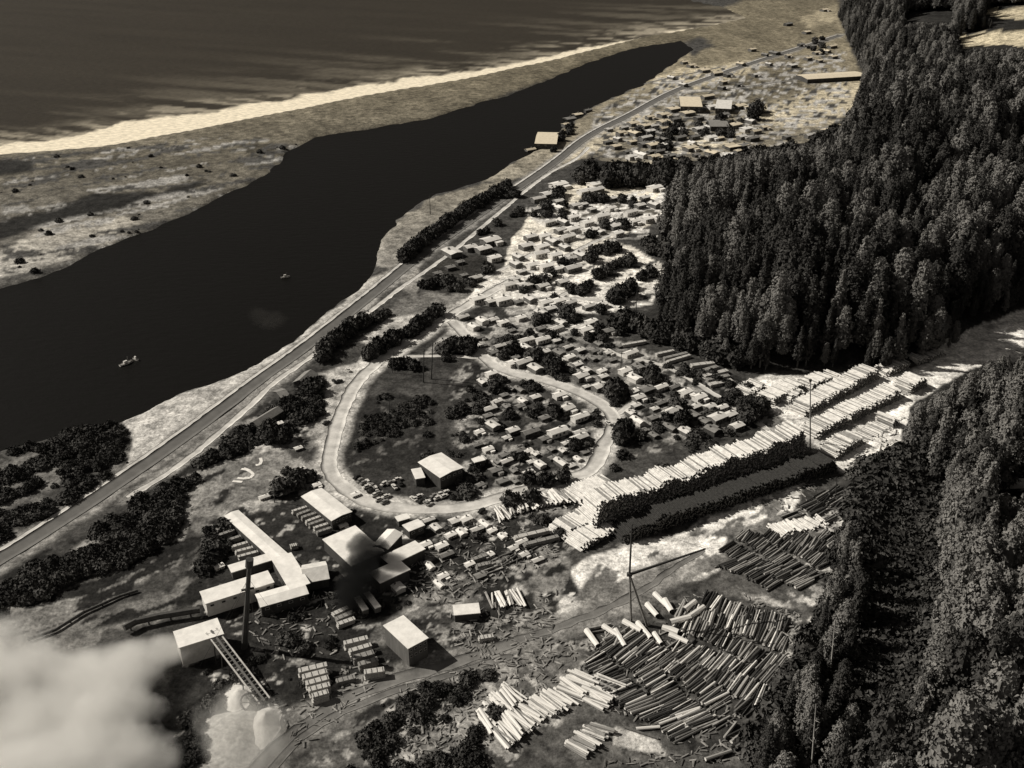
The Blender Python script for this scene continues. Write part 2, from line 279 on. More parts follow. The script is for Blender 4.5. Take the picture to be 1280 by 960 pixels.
# broken patchwork of yards, bare earth and weeds: (outline, patch size m, reflectance, share, stretch along the highway)
PATCH = [([(560, 470), (640, 400), (760, 410), (930, 480), (985, 540), (900, 550), (770, 580), (700, 600), (600, 625), (555, 600), (560, 520)], 7, .24, .53, 1.3),
         ([(585, 395), (640, 380), (760, 405), (900, 490), (760, 500), (640, 470), (590, 430)], 7, .3, .52, 1.4),
         ([(640, 260), (840, 230), (850, 300), (700, 300)], 8, .6, .47, 1.6), ([(640, 390), (600, 340), (700, 290), (840, 300), (830, 380)], 9, .06, .66, 1.8),
         ([(740, 140), (830, 90), (1060, 60), (1070, 165), (900, 200), (730, 205)], 9, .34, .53, 1.6), ([(740, 140), (830, 90), (1060, 60), (1070, 165), (900, 200), (730, 205)], 8, .05, .6, 1.6),
         ([(330, 960), (470, 820), (560, 740), (700, 690), (720, 740), (600, 820), (500, 860), (420, 900)], 6, .26, .56, 1.3), ([(470, 745), (560, 640), (700, 600), (720, 690), (560, 760)], 6, .2, .58, 1.5),
         ([(400, 930), (500, 850), (740, 790), (760, 860), (640, 960), (380, 960)], 6, .28, .55, 1), ([(-40, 780), (150, 640), (330, 500), (400, 460), (410, 520), (260, 640), (220, 720), (60, 790)], 9, .18, .52, 2.6),
         ([(-40, 700), (0, 570), (150, 520), (170, 590)], 9, .13, .54, 1.5), ([(735, 820), (860, 730), (1000, 760), (1000, 880), (900, 960), (760, 890)], 5, .035, .42, 1), ([(990, 640), (1070, 600), (1060, 760), (1060, 960), (960, 960)], 6, .38, .5, 1),
         ([(400, 185), (345, 225), (200, 290), (0, 370), (0, 195), (300, 165)], 16, .26, .58, 4), ([(400, 185), (345, 225), (200, 290), (0, 370), (0, 195), (300, 165)], 14, .06, .58, 4),
         ([(-60, 300), (0, 275), (60, 262), (115, 240), (200, 238), (270, 218), (240, 240), (180, 252), (150, 264), (70, 278), (0, 304)], 14, .018, -1, 3), ([(-60, 196), (45, 198), (42, 217), (-60, 228)], 14, .02, -1, 3),
         ([(-40, 800), (0, 700), (150, 600), (330, 490), (410, 455), (410, 560), (330, 560), (262, 660), (262, 760), (60, 800)], 7, .018, .52, 3.2), ([(262, 640), (350, 600), (470, 640), (760, 600), (760, 680), (560, 760), (400, 930), (200, 960)], 5, .3, .66, 1.4),
         ([(460, 800), (560, 735), (700, 690), (730, 740), (900, 700), (740, 800), (500, 880), (380, 960)], 5, .02, .54, 1.6), ([(430, 585), (458, 497), (540, 500), (540, 575)], 5, .09, .6, 1.5), ([(560, 470), (640, 400), (930, 480), (985, 540), (770, 580), (600, 625)], 5, .015, .56, 1.3),
         ([(270, 560), (420, 500), (410, 620), (330, 640), (270, 660)], 9, .24, .54, 1.5), ([(700, 770), (760, 680), (980, 610), (990, 670), (900, 740), (740, 790)], 9, .14, .58, 2)]
def build_ground():
    us = np.concatenate([np.linspace(-900, -60, 60)[:-1], np.arange(-60, 1341, 2.5), np.linspace(1343, 2100, 50)])
    vs = np.concatenate([np.array([-197, -194, -190, -183, -170, -150, -125, -100, -75, -50, -30, -20, -14]), np.arange(-8, 985, 2.5), np.arange(990, 1400, 14)])
    U, V = np.meshgrid(us, vs); dy = (V - CY) / F; t = HC / (SD + dy * CD)
    X, Y = (U - CX) / F * t, (CD - dy * SD) * t
    xf, yf = X.ravel(), Y.ravel()
    Z = height(xf, yf)
    u, v = proj(xf, yf, np.maximum(Z, 0))
    n1, n2 = fbm(xf / 22, yf / 22, 5) - .5, fbm(xf / 22 + 90, yf / 22 + 40, 5) - .5
    streak = fbm(u / 28 + v / 30, v / 5 - u / 14, 4)
    col = np.repeat(tint(.05)[None], len(u), 0)
    far = smooth(420, 60, v)
    for a, wob, fe, poly in COVER:
        ys = [p[1] for p in poly]; xs = [p[0] for p in poly]
        sel = (v > min(ys) - 25) & (v < max(ys) + 25) & (u > min(xs) - 30) & (u < max(xs) + 30)
        idx = np.nonzero(sel)[0]; k = np.clip((v[idx] + 260) / 700, .4, 1.4)
        d = sdist(u[idx] + n1[idx] * wob * 4 * k, v[idx] + n2[idx] * wob * 2.2 * k, poly)
        al = smooth(-fe * .5, fe * .5, d)[:, None]
        c = np.array([a, a, a])[None] * np.stack([np.ones(len(idx)), .97 - .09 * far[idx], .92 - .28 * far[idx]], 1)
        if a < .3 : c = c * (.55 + .9 * streak[idx][:, None])
        col[idx] = col[idx] * (1 - al) + c * al
    for poly, sc_, br, th, st_ in PATCH:
        ys = [p[1] for p in poly]; xs = [p[0] for p in poly]
        idx = np.nonzero((v > min(ys)) & (v < max(ys)) & (u > min(xs)) & (u < max(xs)))[0]
        d = sdist(u[idx], v[idx], poly); ca, sa = math.cos(R(37)), math.sin(R(37)); a_, b_ = xf[idx] * ca + yf[idx] * sa, -xf[idx] * sa + yf[idx] * ca
        q = fbm(a_ / sc_ / st_ + 3, b_ / sc_ + 11, 5); al = (smooth(0, 6, d) * smooth(th, th + .05, q))[:, None]
        if len(idx): col[idx] = col[idx] * (1 - al) + tint(br)[None] * al * (.75 + .5 * fbm(a_ / 3, b_ / 3, 3))[:, None]
    for pts, wd, br in ((LOOP, 9, .5), (HWY, 11, .24), ([(300, 990), (350, 935), (400, 897), (460, 864), (560, 834), (640, 806), (740, 770), (800, 742), (850, 708)], 10, .2), ([(160, 625), (230, 580), (300, 520), (345, 480), (400, 440)], 6, .26)):
        wp = [tuple(at(a, b)[:2]) for a, b in pts]; d = segdist(xf, yf, wp); al = smooth(wd + 3, wd - 4, d + 9 * n1)[:, None] * .85; col = col * (1 - al) + tint(br)[None] * al
    # forest floor
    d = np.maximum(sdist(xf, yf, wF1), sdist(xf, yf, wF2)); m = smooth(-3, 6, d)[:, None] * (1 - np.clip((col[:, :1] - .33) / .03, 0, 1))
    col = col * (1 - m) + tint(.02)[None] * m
    nr, ncol = len(vs), len(us); i = np.arange(nr * ncol).reshape(nr, ncol)
    f = np.stack([i[1:, :-1], i[1:, 1:], i[:-1, 1:], i[:-1, :-1]], -1).reshape(-1, 4)
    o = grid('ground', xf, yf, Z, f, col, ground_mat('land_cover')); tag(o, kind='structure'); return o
def grid(name, x, y, z, f, col, m):
    me = bpy.data.meshes.new(name); n = len(x); me.vertices.add(n); me.vertices.foreach_set('co', np.stack([x, y, z], 1).astype(np.float32).ravel())
    me.loops.add(f.size); me.loops.foreach_set('vertex_index', f.ravel().astype(np.int32)); me.polygons.add(len(f)); me.polygons.foreach_set('loop_start', np.arange(0, f.size, 4, dtype=np.int32))
    me.update(calc_edges=True); me.validate()
    if col is not None:
        a = me.color_attributes.new('cover', 'FLOAT_COLOR', 'POINT'); a.data.foreach_set('color', np.concatenate([col, np.ones((n, 1))], 1).astype(np.float32).ravel())
    me.polygons.foreach_set('use_smooth', np.ones(len(f), bool)); me.materials.append(m)
    o = bpy.data.objects.new(name, me); C.objects.link(o); return o
build_ground()
def build_ocean():
    us = np.concatenate([np.linspace(-3500, -60, 60)[:-1], np.arange(-60, 1000, 4), np.linspace(1003, 2600, 40)]); vs = np.concatenate([np.array([-197.5, -195, -190, -180, -160, -130, -100, -70, -40, -20]), np.arange(-10, 235, 2.0)])
    U, V = np.meshgrid(us, vs); dy = (V - CY) / F; t = HC / (SD + dy * CD); X, Y = ((U - CX) / F * t).ravel(), ((CD - dy * SD) * t).ravel()
    u, v = U.ravel(), V.ravel()
    up = [(-900, 182), (0, 175), (80, 169), (150, 152), (250, 139), (350, 121), (420, 110), (500, 98), (620, 80), (700, 64), (800, 44), (900, 26), (940, 20)]
    lo = [(-900, 235), (0, 197), (120, 188), (240, 166), (350, 144), (450, 124), (560, 105), (680, 79), (800, 49), (900, 30), (940, 22)]
    yu = np.interp(u, *zip(*up)) + 3; yl = np.interp(u, *zip(*lo)); n = fbm(X / 35, Y / 35, 5) - .5; n3 = fbm(X / 120 + 7, Y / 50, 4) - .5; st = fbm(X / 260, Y / 40 + X / 120, 4)
    foam = smooth(-1.5, 1.5, v + n * 12 - yu)
    wash = smooth(-22, 2, v + n3 * 26 - yu) * .38 * smooth(.42, .62, fbm(X / 60, Y / 18 + X / 50, 5))
    wash2 = .1 * smooth(-70, -6, v - yu) * smooth(.5, .75, st)
    k = np.clip(np.maximum(foam, np.maximum(wash, wash2)), 0, 1)[:, None]
    col = np.array([.034, .029, .022])[None] * (.8 + .4 * st)[:, None] * (1 - k) + np.array([.8, .72, .57])[None] * k
    Z = .6 * (fbm(X / 60, Y / 14 + X / 40, 3) - .5) * smooth(260, 100, v) - .2 + .7 * foam * (n + .5)
    nr, nc = len(vs), len(us); i = np.arange(nr * nc).reshape(nr, nc); f = np.stack([i[1:, :-1], i[1:, 1:], i[:-1, 1:], i[:-1, :-1]], -1).reshape(-1, 4)
    yc = np.interp(u, [p[0] for p in COAST[:11]], [p[1] for p in COAST[:11]]); f = f[((v < yc + np.interp(u, [0, 500, 860], [22, 14, 8])) | (u > 905))[f].all(1)]
    used = np.unique(f); mp_ = np.full(len(u), -1); mp_[used] = np.arange(len(used)); f = mp_[f]; X, Y, Z, col = X[used], Y[used], Z[used], col[used]
    tag(grid('ocean', X, Y, Z, f, col, water_mat('sea_water', True, None, .55, .8, .11, (1, 2.4, 1))), kind='structure')
build_ocean()
def flat_sheet(name, poly, z, m):
    o = mesh_obj(name, [(*at(u, v, z)[:2], z) for u, v in poly], [list(range(len(poly)))], m); tag(o, kind='structure'); return o
RVW = [(-420, 412), (0, 344), (120, 296), (322, 204), (350, 180), (400, 162), (600, 122), (760, 64), (862, 48), (875, 62), (810, 110), (700, 170), (610, 232), (500, 282), (475, 305), (474, 342), (368, 443), (240, 504), (156, 540), (0, 584), (-420, 712)]
flat_sheet('river', RVW, -.4, water_mat('river_water', False, (.004, .0037, .0032, 1), .5, .5, .08, (1, 2.2, 1)))
# ------------------------------------------------------------------ roads as draped ribbons
def ribbon(name, px, width, m, lift=.12, shift=0, step=5.0, kind='structure', wob=0):
    pts = [Vector(at(u, v)[:2]) for u, v in px]; fine = []
    for i in range(len(pts) - 1):                      # Catmull-Rom
        p0, p1, p2, p3 = pts[max(i - 1, 0)], pts[i], pts[i + 1], pts[min(i + 2, len(pts) - 1)]
        n = max(2, int((p2 - p1).length / step))
        for k in range(n):
            t = k / n; fine.append(.5 * ((2 * p1) + (p2 - p0) * t + (2 * p0 - 5 * p1 + 4 * p2 - p3) * t * t + (3 * p1 - p0 - 3 * p2 + p3) * t ** 3))
    fine.append(pts[-1]); P = []
    wd = width if isinstance(width, (list, tuple)) else (width, width)
    for i, p in enumerate(fine):
        d = (fine[min(i + 1, len(fine) - 1)] - fine[max(i - 1, 0)]).normalized(); nn = Vector((-d.y, d.x)); w_ = wd[0] + (wd[1] - wd[0]) * i / len(fine)
        for s in (-1, -.5, 0, .5, 1): P.append(p + nn * (shift + s * (w_ / 2 + wob * (random.random() - .5) * abs(s))))
    X, Y = np.array([p.x for p in P]), np.array([p.y for p in P]); Z = height(X, Y).reshape(-1, 5)
    Zs = Z.copy()
    for _ in range(4): Zs[1:-1] = np.maximum((Zs[:-2] + Zs[1:-1] + Zs[2:]) / 3, Z[1:-1])
    Z = np.maximum(Zs, Zs.max(1, keepdims=True) - .25) + lift
    v = list(zip(X, Y, Z.ravel())); n = len(fine); f = [[i * 5 + j, i * 5 + j + 1, i * 5 + 6 + j, i * 5 + 5 + j] for i in range(n - 1) for j in range(4)]
    # skirts down into the ground
    k = len(v); v += [(v[i * 5 + e][0], v[i * 5 + e][1], v[i * 5 + e][2] - 1.2) for i in range(n) for e in (0, 4)]
    f += [[k + 2 * i, k + 2 * i + 2, i * 5 + 5, i * 5] for i in range(n - 1)] + [[i * 5 + 4, i * 5 + 9, k + 2 * i + 3, k + 2 * i + 1] for i in range(n - 1)]
    o = mesh_obj(name, v, f, m, flat=False); tag(o, kind=kind); return o
ribbon('highway', HWY, (11, 12), M['asphalt'], .3)
ribbon('road_shoulder', HWY, (3, 3.4), M['gravel'], .2, 7.4, wob=1.2)
ribbon('gravel_lane', [(160, 625), (230, 580), (300, 520), (345, 480), (400, 440), (450, 400), (480, 378), (500, 362), (560, 320), (630, 262), (680, 222), (720, 200), (735, 185)], 5, M['gravel'], .15, wob=1.5)
ribbon('gravel_road', LOOP, 10, M['gravel'], .18, wob=1.5)
ribbon('mill_road', [(300, 990), (350, 935), (400, 897), (460, 864), (560, 834), (640, 806), (740, 770), (800, 742), (850, 708), (880, 690)], (9, 3), M['dirt'], .16, wob=2)
ribbon('railway_bed', [(330, 975), (390, 915), (470, 875), (560, 847), (640, 822)], 4, M['dirt'], .2, wob=1)
for pts in ([(500, 448), (560, 447), (612, 450)], [(640, 350), (690, 330), (760, 296), (800, 285)], [(600, 352), (700, 300), (760, 262)], [(690, 390), (760, 440), (830, 460), (900, 500), (960, 540)], [(640, 380), (720, 375), (800, 385)],
            [(800, 330), (740, 352), (690, 378)], [(770, 520), (800, 500), (830, 485)], [(740, 118), (830, 100), (900, 85)], [(1078, 95), (1000, 100), (930, 110), (860, 118)]):
    ribbon('dirt_lane', pts, 5, M['gravel'] if pts[0][1] > 200 else M['dirt'], .15, wob=1.5)
# ------------------------------------------------------------------ buildings
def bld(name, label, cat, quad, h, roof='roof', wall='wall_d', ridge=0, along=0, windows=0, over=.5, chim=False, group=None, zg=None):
    """quad = the four eave corners in the photo (in order); along = which pair of edges the ridge runs with"""
    base = zg if zg is not None else 1.6
    P = [Vector(at(u, v, base + h)) for u, v in quad]
    # make a true rectangle from the surveyed quad
    c = sum(P, Vector()) / 4; e = ((P[1] - P[0]) + (P[2] - P[3])) / 2; g = ((P[3] - P[0]) + (P[2] - P[1])) / 2
    if e.length >= g.length: ex = e.normalized(); gx = Vector((-ex.y, ex.x, 0))
    else: gx_ = g.normalized(); ex = Vector((gx_.y, -gx_.x, 0)); 
    gx = Vector((-ex.y, ex.x, 0)); L = e.length; Wd = abs(g.dot(gx))
    if e.length < g.length: Wd = g.length; L = abs(e.dot(ex))
    root = empty(name, (c.x, c.y, base - 1.5), math.atan2(ex.y, ex.x)); tag(root, label, cat, group)
    rect_building(root, L, Wd, h + 1.5, roof, wall, ridge, along, windows, over, chim); return root
def rect_building(root, L, Wd, h, roof, wall, ridge, along, windows=0, over=.5, chim=False):
    hx, hy = L / 2 - over, Wd / 2 - over
    rx, ry = L / 2, Wd / 2; m = MB()
    if ridge and along == 0:       # ridge along local x
        m.add([(-hx, -hy, 0), (hx, -hy, 0), (hx, hy, 0), (-hx, hy, 0), (-hx, -hy, h), (hx, -hy, h), (hx, hy, h), (-hx, hy, h), (-hx, 0, h + ridge * hy / ry), (hx, 0, h + ridge * hy / ry)],
              [[0, 1, 5, 4], [2, 3, 7, 6], [1, 2, 6, 9, 5], [3, 0, 4, 8, 7], [3, 2, 1, 0]])
    elif ridge:
        m.add([(-hx, -hy, 0), (hx, -hy, 0), (hx, hy, 0), (-hx, hy, 0), (-hx, -hy, h), (hx, -hy, h), (hx, hy, h), (-hx, hy, h), (0, -hy, h + ridge * hx / rx), (0, hy, h + ridge * hx / rx)],
              [[0, 1, 5, 8, 4], [2, 3, 7, 9, 6], [1, 2, 6, 5], [3, 0, 4, 7], [3, 2, 1, 0]])
    else: m.box((0, 0, h / 2), (2 * hx, 2 * hy, h))
    m.build('wall', M[wall], root)
    r = MB(); t = .28
    def slab(a, b, c_, d):
        vs = [Vector(a), Vector(b), Vector(c_), Vector(d)]; up = Vector((0, 0, t)); r.add(vs + [x + up for x in vs], [[3, 2, 1, 0], [4, 5, 6, 7], [0, 1, 5, 4], [1, 2, 6, 5], [2, 3, 7, 6], [3, 0, 4, 7]])
    dz = .02
    if ridge and along == 0: slab((-rx, -ry, h + dz), (rx, -ry, h + dz), (rx, 0, h + ridge + dz), (-rx, 0, h + ridge + dz)); slab((rx, ry, h + dz), (-rx, ry, h + dz), (-rx, 0.001, h + ridge + dz), (rx, .001, h + ridge + dz))
    elif ridge: slab((-rx, ry, h + dz), (-rx, -ry, h + dz), (0, -ry, h + ridge + dz), (0, ry, h + ridge + dz)); slab((rx, -ry, h + dz), (rx, ry, h + dz), (.001, ry, h + ridge + dz), (.001, -ry, h + ridge + dz))
    else: r.box((0, 0, h + dz + .2), (2 * rx, 2 * ry, .4))
    ro = r.build('roof', M[roof], root)
    if chim:
        k = MB(); k.box((rx * .3, ry * .25, h + ridge * .5 + .9), (1, 1, 2.2)); k.build('chimney', M['brick'], ro)
    for i in range(windows):
        for sgn in (-1, 1):
            for row in range(max(1, int(h // 5))):
                x = (-hx + (i + .5) * 2 * hx / windows); z = h - 2 - row * 3.6; q = MB(); q.box((0, 0, 0), (min(2.2, 1.1 * hx / windows), .12, 1.5)); wn = q.build('window', M['trim'], root)
                wn.location = (x, sgn * (hy + .04), z); q = MB(); q.box((0, sgn * .07, 0), (min(1.8, .9 * hx / windows), .08, 1.1)); q.build('pane', M['glass'], wn)
    if L > 12 and windows:
        q = MB(); q.box((hx + .05, 0, 1.5 + 1.7), (.14, min(4, Wd * .4), 3.4)); d = q.build('door', M['wall_d'], root)
B = 'mill building'
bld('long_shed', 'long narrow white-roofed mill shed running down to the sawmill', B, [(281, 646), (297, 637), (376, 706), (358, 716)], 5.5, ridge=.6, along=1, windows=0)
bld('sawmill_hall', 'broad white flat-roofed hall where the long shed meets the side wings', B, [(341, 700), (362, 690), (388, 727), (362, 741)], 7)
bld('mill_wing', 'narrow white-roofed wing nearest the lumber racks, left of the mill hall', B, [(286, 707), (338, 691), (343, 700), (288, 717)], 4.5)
bld('mill_wing', 'long white-roofed wing behind the tall black stack, pale gable wall at its left end', B, [(247, 741), (333, 714), (345, 728), (259, 755)], 8, windows=6, wall='wall')
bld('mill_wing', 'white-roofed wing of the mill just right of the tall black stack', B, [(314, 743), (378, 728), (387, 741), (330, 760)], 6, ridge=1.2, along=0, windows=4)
bld('boiler_house', 'white-roofed tall boiler house beside the big smoke cloud', B, [(212, 791), (270, 774), (282, 792), (228, 810)], 11, wall='wall')
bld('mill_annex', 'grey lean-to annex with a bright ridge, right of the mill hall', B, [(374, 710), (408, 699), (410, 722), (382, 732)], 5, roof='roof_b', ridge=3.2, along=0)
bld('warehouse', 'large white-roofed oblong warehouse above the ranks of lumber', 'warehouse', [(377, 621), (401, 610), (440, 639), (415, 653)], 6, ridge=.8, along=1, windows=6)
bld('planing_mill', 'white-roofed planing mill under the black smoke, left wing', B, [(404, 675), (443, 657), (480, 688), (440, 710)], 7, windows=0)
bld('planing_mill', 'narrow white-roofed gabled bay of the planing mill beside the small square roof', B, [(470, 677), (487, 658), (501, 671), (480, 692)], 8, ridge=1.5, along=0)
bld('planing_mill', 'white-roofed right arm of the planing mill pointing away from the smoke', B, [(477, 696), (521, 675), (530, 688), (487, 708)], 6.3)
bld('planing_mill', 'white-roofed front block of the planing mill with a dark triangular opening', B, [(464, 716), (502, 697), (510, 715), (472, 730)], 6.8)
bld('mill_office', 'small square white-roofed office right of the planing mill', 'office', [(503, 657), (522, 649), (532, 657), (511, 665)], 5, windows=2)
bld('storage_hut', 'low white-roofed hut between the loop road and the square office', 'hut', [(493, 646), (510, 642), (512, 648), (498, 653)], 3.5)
bld('tall_shed', 'tall dark-walled shed with a bright white roof standing alone by the mill road', 'shed', [(482, 785), (501, 767), (533, 795), (513, 815)], 11, wall='wall_b', windows=4, ridge=0)
bld('meeting_hall', 'big white-roofed hall inside the loop road', 'hall', [(527, 579), (547, 565), (579, 582), (551, 601)], 8, ridge=1, along=1, windows=4)
bld('hall_porch', 'white-roofed side wing at the left corner of the big hall', 'side building', [(514, 588), (526, 584), (531, 596), (520, 601)], 5)
bld('flat_shed', 'low white-roofed shed above the round log pond hollow', 'shed', [(565, 757), (599, 754), (600, 767), (568, 770)], 4)
bld('storage_hut', 'small bright white-roofed hut right of the big hall', 'hut', [(590, 574), (604, 570), (606, 576), (592, 579)], 4)
bld('lodge', 'dark hip-roofed lodge with a white end wall by the highway', 'house', [(368, 476), (383, 463), (396, 470), (381, 484)], 4.5, roof='roof_c', ridge=3, along=0, windows=2)
bld('house', 'grey cottage with a white gable below the hip-roofed lodge', 'house', [(342, 490), (350, 485), (362, 493), (352, 499)], 4, roof='roof_c', ridge=2, along=0)
bld('barn', 'long dark barn roof among the trees by the highway turning', 'barn', [(313, 528), (345, 508), (352, 516), (320, 535)], 4, roof='roof_c', ridge=2.5, along=0)
bld('riverside_house', 'grey-roofed square house alone on the river side of the highway', 'house', [(672, 166), (699, 165), (696, 180), (668, 180)], 6, roof='roof_y', ridge=2.5, along=0, windows=3)
bld('long_barn', 'very long pale-roofed barn in the far field by the forest edge', 'barn', [(1000, 93), (1076, 89), (1077, 95), (1004, 100)], 6, roof='roof_y', wall='wall_d', ridge=1.5, along=0)
bld('store_building', 'largest pale flat-roofed building of the far town', 'store', [(848, 122), (876, 120), (877, 133), (852, 134)], 9, roof='roof_y', windows=4)
bld('hotel', 'tan-roofed two-wing hotel right of the largest far-town store', 'hotel', [(896, 126), (916, 124), (914, 136), (894, 136)], 7, roof='roof_b', ridge=3, along=0, windows=3)
bld('gym_hall', 'grey round-shouldered hall in the middle of the far town', 'hall', [(884, 152), (905, 148), (910, 156), (890, 161)], 6, roof='roof_c', ridge=2.5, along=0)
bld('long_hut', 'bright narrow hut against the forest at the near edge of the far town', 'hut', [(904, 191), (927, 191), (926, 196), (906, 196)], 4, roof='roof')
bld('long_hut', 'tan narrow hut behind the bright one at the forest edge of the far town', 'hut', [(908, 182), (933, 178), (934, 182), (910, 185)], 4, roof='roof_y')
bld('pier_shed', 'pale clear-cut hut in the forest at the right edge of the photo', 'hut', [(1250, 600), (1290, 598), (1292, 610), (1252, 612)], 5, zg=forest_h(*[np.array([k]) for k in at(1260, 606)[:2]])[0] + 1)
# ------------------------------------------------------------------ houses: (u, v, width px, tone)
ZONES = {
 'above the loop road bottom bend': [(610, 562, 11, 0), (616, 533, 14, 1), (641, 539, 13, 1), (633, 547, 9, 1), (663, 542, 15, 2), (697, 542, 17, 0), (724, 549, 15, 1), (660, 564, 10, 0), (675, 581, 12, 0), (661, 592, 12, 1), (714, 582, 9, 1), (722, 573, 7, 0), (731, 565, 9, 2), (703, 563, 8, 1), (669, 567, 6, 1), (619, 589, 13, 2), (628, 602, 12, 2), (597, 556, 8, 2), (664, 577, 6, 1), (642, 588, 9, 2), (690, 572, 7, 2)],
 'right of the dark pasture': [(614, 468, 12, 0), (699, 495, 13, 0), (669, 497, 11, 1), (708, 513, 16, 1), (725, 523, 15, 0), (733, 483, 8, 1), (615, 528, 12, 2), (726, 472, 15, 1), (650, 508, 10, 2), (686, 507, 8, 2), (638, 485, 9, 2)],
 'below the loop road corner': [(592, 409, 12, 0), (629, 404, 11, 0), (579, 397, 10, 1), (676, 411, 10, 2), (658, 427, 13, 0), (622, 421, 7, 2), (600, 422, 9, 2), (604, 432, 7, 2), (654, 455, 15, 1), (669, 462, 15, 1), (695, 426, 9, 1), (710, 434, 9, 1), (699, 442, 13, 2), (640, 413, 8, 2)],
 'on the lane under the forest': [(701, 404, 12, 1), (720, 410, 10, 0), (732, 414, 14, 0), (722, 456, 10, 1), (733, 463, 11, 1), (743, 439, 10, 2), (754, 471, 10, 1), (749, 485, 15, 1), (781, 465, 13, 0), (793, 474, 14, 0), (728, 447, 8, 2), (765, 450, 9, 2), (775, 432, 8, 2)],
 'above the great log deck': [(856, 492, 14, 0), (874, 498, 14, 0), (887, 510, 13, 1), (840, 517, 17, 1), (856, 540, 13, 1), (866, 520, 14, 2), (896, 525, 18, 1), (921, 534, 14, 1), (818, 511, 9, 1), (826, 504, 10, 2), (804, 538, 9, 2), (817, 544, 10, 2), (837, 535, 12, 2), (808, 489, 15, 2), (795, 507, 10, 1), (788, 516, 10, 1), (843, 484, 10, 2)],
 'right of the highway hedge': [(565, 317, 20, 1), (588, 311, 13, 1), (604, 313, 16, 1), (613, 302, 19, 1), (618, 324, 13, 0), (563, 335, 10, 2), (547, 342, 9, 2), (594, 349, 12, 1), (575, 328, 9, 2), (580, 344, 8, 2)],
 'in the sandy bottom row': [(597, 376, 15, 0), (614, 378, 12, 1), (628, 377, 17, 0), (663, 375, 14, 1), (682, 380, 14, 0), (698, 378, 14, 0), (676, 392, 13, 1), (688, 387, 12, 1), (648, 378, 10, 2), (638, 358, 14, 0), (643, 350, 11, 1), (712, 380, 12, 1), (736, 384, 11, 1), (752, 382, 12, 0)],
 'in the packed sandy rows': [(665, 350, 15, 0), (666, 333, 13, 0), (682, 335, 15, 0), (676, 319, 14, 0), (694, 321, 14, 0), (658, 309, 15, 1), (680, 297, 13, 0), (691, 303, 14, 1), (663, 298, 13, 1), (648, 322, 12, 1), (706, 310, 12, 1), (712, 325, 12, 1), (700, 289, 12, 1), (652, 340, 10, 1)],
 'at the sandy blocks top': [(698, 232, 26, 0), (745, 231, 18, 0), (733, 240, 16, 0), (719, 258, 11, 1), (729, 256, 9, 1), (752, 272, 14, 0), (769, 277, 10, 0), (788, 267, 12, 0), (734, 280, 13, 0), (716, 273, 12, 0), (704, 278, 11, 1), (764, 261, 10, 0), (810, 275, 14, 0), (698, 261, 12, 0), (672, 262, 10, 1), (772, 293, 12, 0), (764, 303, 10, 1), (726, 320, 15, 1), (740, 262, 9, 1), (800, 258, 11, 1)],
 'in the far town left half': [(776, 167, 10, 3), (793, 167, 13, 3), (790, 178, 9, 3), (770, 184, 11, 3), (801, 194, 13, 0), (816, 182, 14, 3), (818, 197, 12, 3), (838, 203, 15, 3), (807, 173, 11, 1), (807, 158, 11, 3), (791, 155, 12, 3), (829, 153, 13, 3), (780, 160, 8, 1), (826, 168, 9, 2), (812, 147, 9, 3), (760, 178, 8, 2), (784, 190, 8, 2), (824, 190, 9, 2)],
 'in the far town right half': [(884, 121, 12, 3), (924, 133, 14, 3), (859, 142, 14, 3), (841, 137, 15, 3), (918, 157, 14, 3), (862, 186, 14, 3), (890, 192, 14, 3), (927, 172, 10, 1), (845, 150, 9, 2), (873, 148, 10, 2), (850, 163, 10, 1), (868, 172, 9, 2), (938, 152, 10, 1), (945, 165, 9, 3), (880, 183, 8, 3), (905, 144, 10, 2), (955, 160, 9, 3), (848, 196, 8, 2)],
 'on the far flats': [(990, 82, 10, 1), (985, 70, 7, 3), (1010, 73, 8, 3), (1020, 66, 8, 3), (1033, 64, 8, 3), (1040, 58, 9, 3), (1036, 164, 16, 3), (1060, 158, 14, 3), (1012, 170, 10, 1), (983, 172, 9, 2), (864, 82, 9, 3), (880, 88, 12, 3), (896, 92, 10, 3), (855, 78, 7, 3), (968, 66, 12, 2), (1008, 40, 9, 3), (985, 30, 8, 2), (940, 62, 8, 3), (1030, 12, 9, 3), (1062, 168, 9, 1)],
 'between highway and river': [(663, 187, 9, 3), (712, 147, 12, 2), (722, 142, 10, 3), (707, 156, 8, 3), (735, 138, 7, 2)],
 'near the lettered field': [(331, 621, 8, 0), (377, 586, 7, 1), (349, 529, 6, 0), (317, 531, 6, 1), (373, 560, 6, 1), (396, 606, 9, 0), (444, 618, 6, 0)],
 'between loop road and mill': [(523, 655, 7, 1), (552, 683, 13, 0), (545, 660, 12, 1), (536, 650, 10, 1), (569, 652, 13, 1), (577, 666, 12, 0), (596, 662, 11, 1), (438, 708, 7, 0), (425, 671, 7, 1), (549, 730, 8, 0), (497, 735, 16, 0), (429, 657, 7, 1), (600, 720, 12, 2), (655, 693, 9, 1), (672, 700, 10, 1), (641, 685, 9, 1), (274, 708, 6, 0)],
}
def more(zone, poly, n, tones, w0, w1):
    xs = [p[0] for p in poly]; ys = [p[1] for p in poly]; L = ZONES[zone]; allh = [h for z in ZONES.values() for h in z]; k = 0; tries = 0
    while k < n and tries < 3000:
        tries += 1; a, b = round(random.uniform(min(xs), max(xs))), round(random.uniform(min(ys), max(ys)))
        if not inside(np.array([a]), np.array([b]), poly)[0] or any(abs(a - h[0]) < 11 + 3 * (w0 > 10) and abs(b - h[1]) < 7 + 2 * (w0 > 10) for h in allh): continue
        if segdist(np.array([a * 1.]), np.array([b * 1.]), LOOP)[0] < 10: continue
        h = (a, b, random.randint(w0, w1), random.choice(tones)); L.append(h); allh.append(h); k += 1
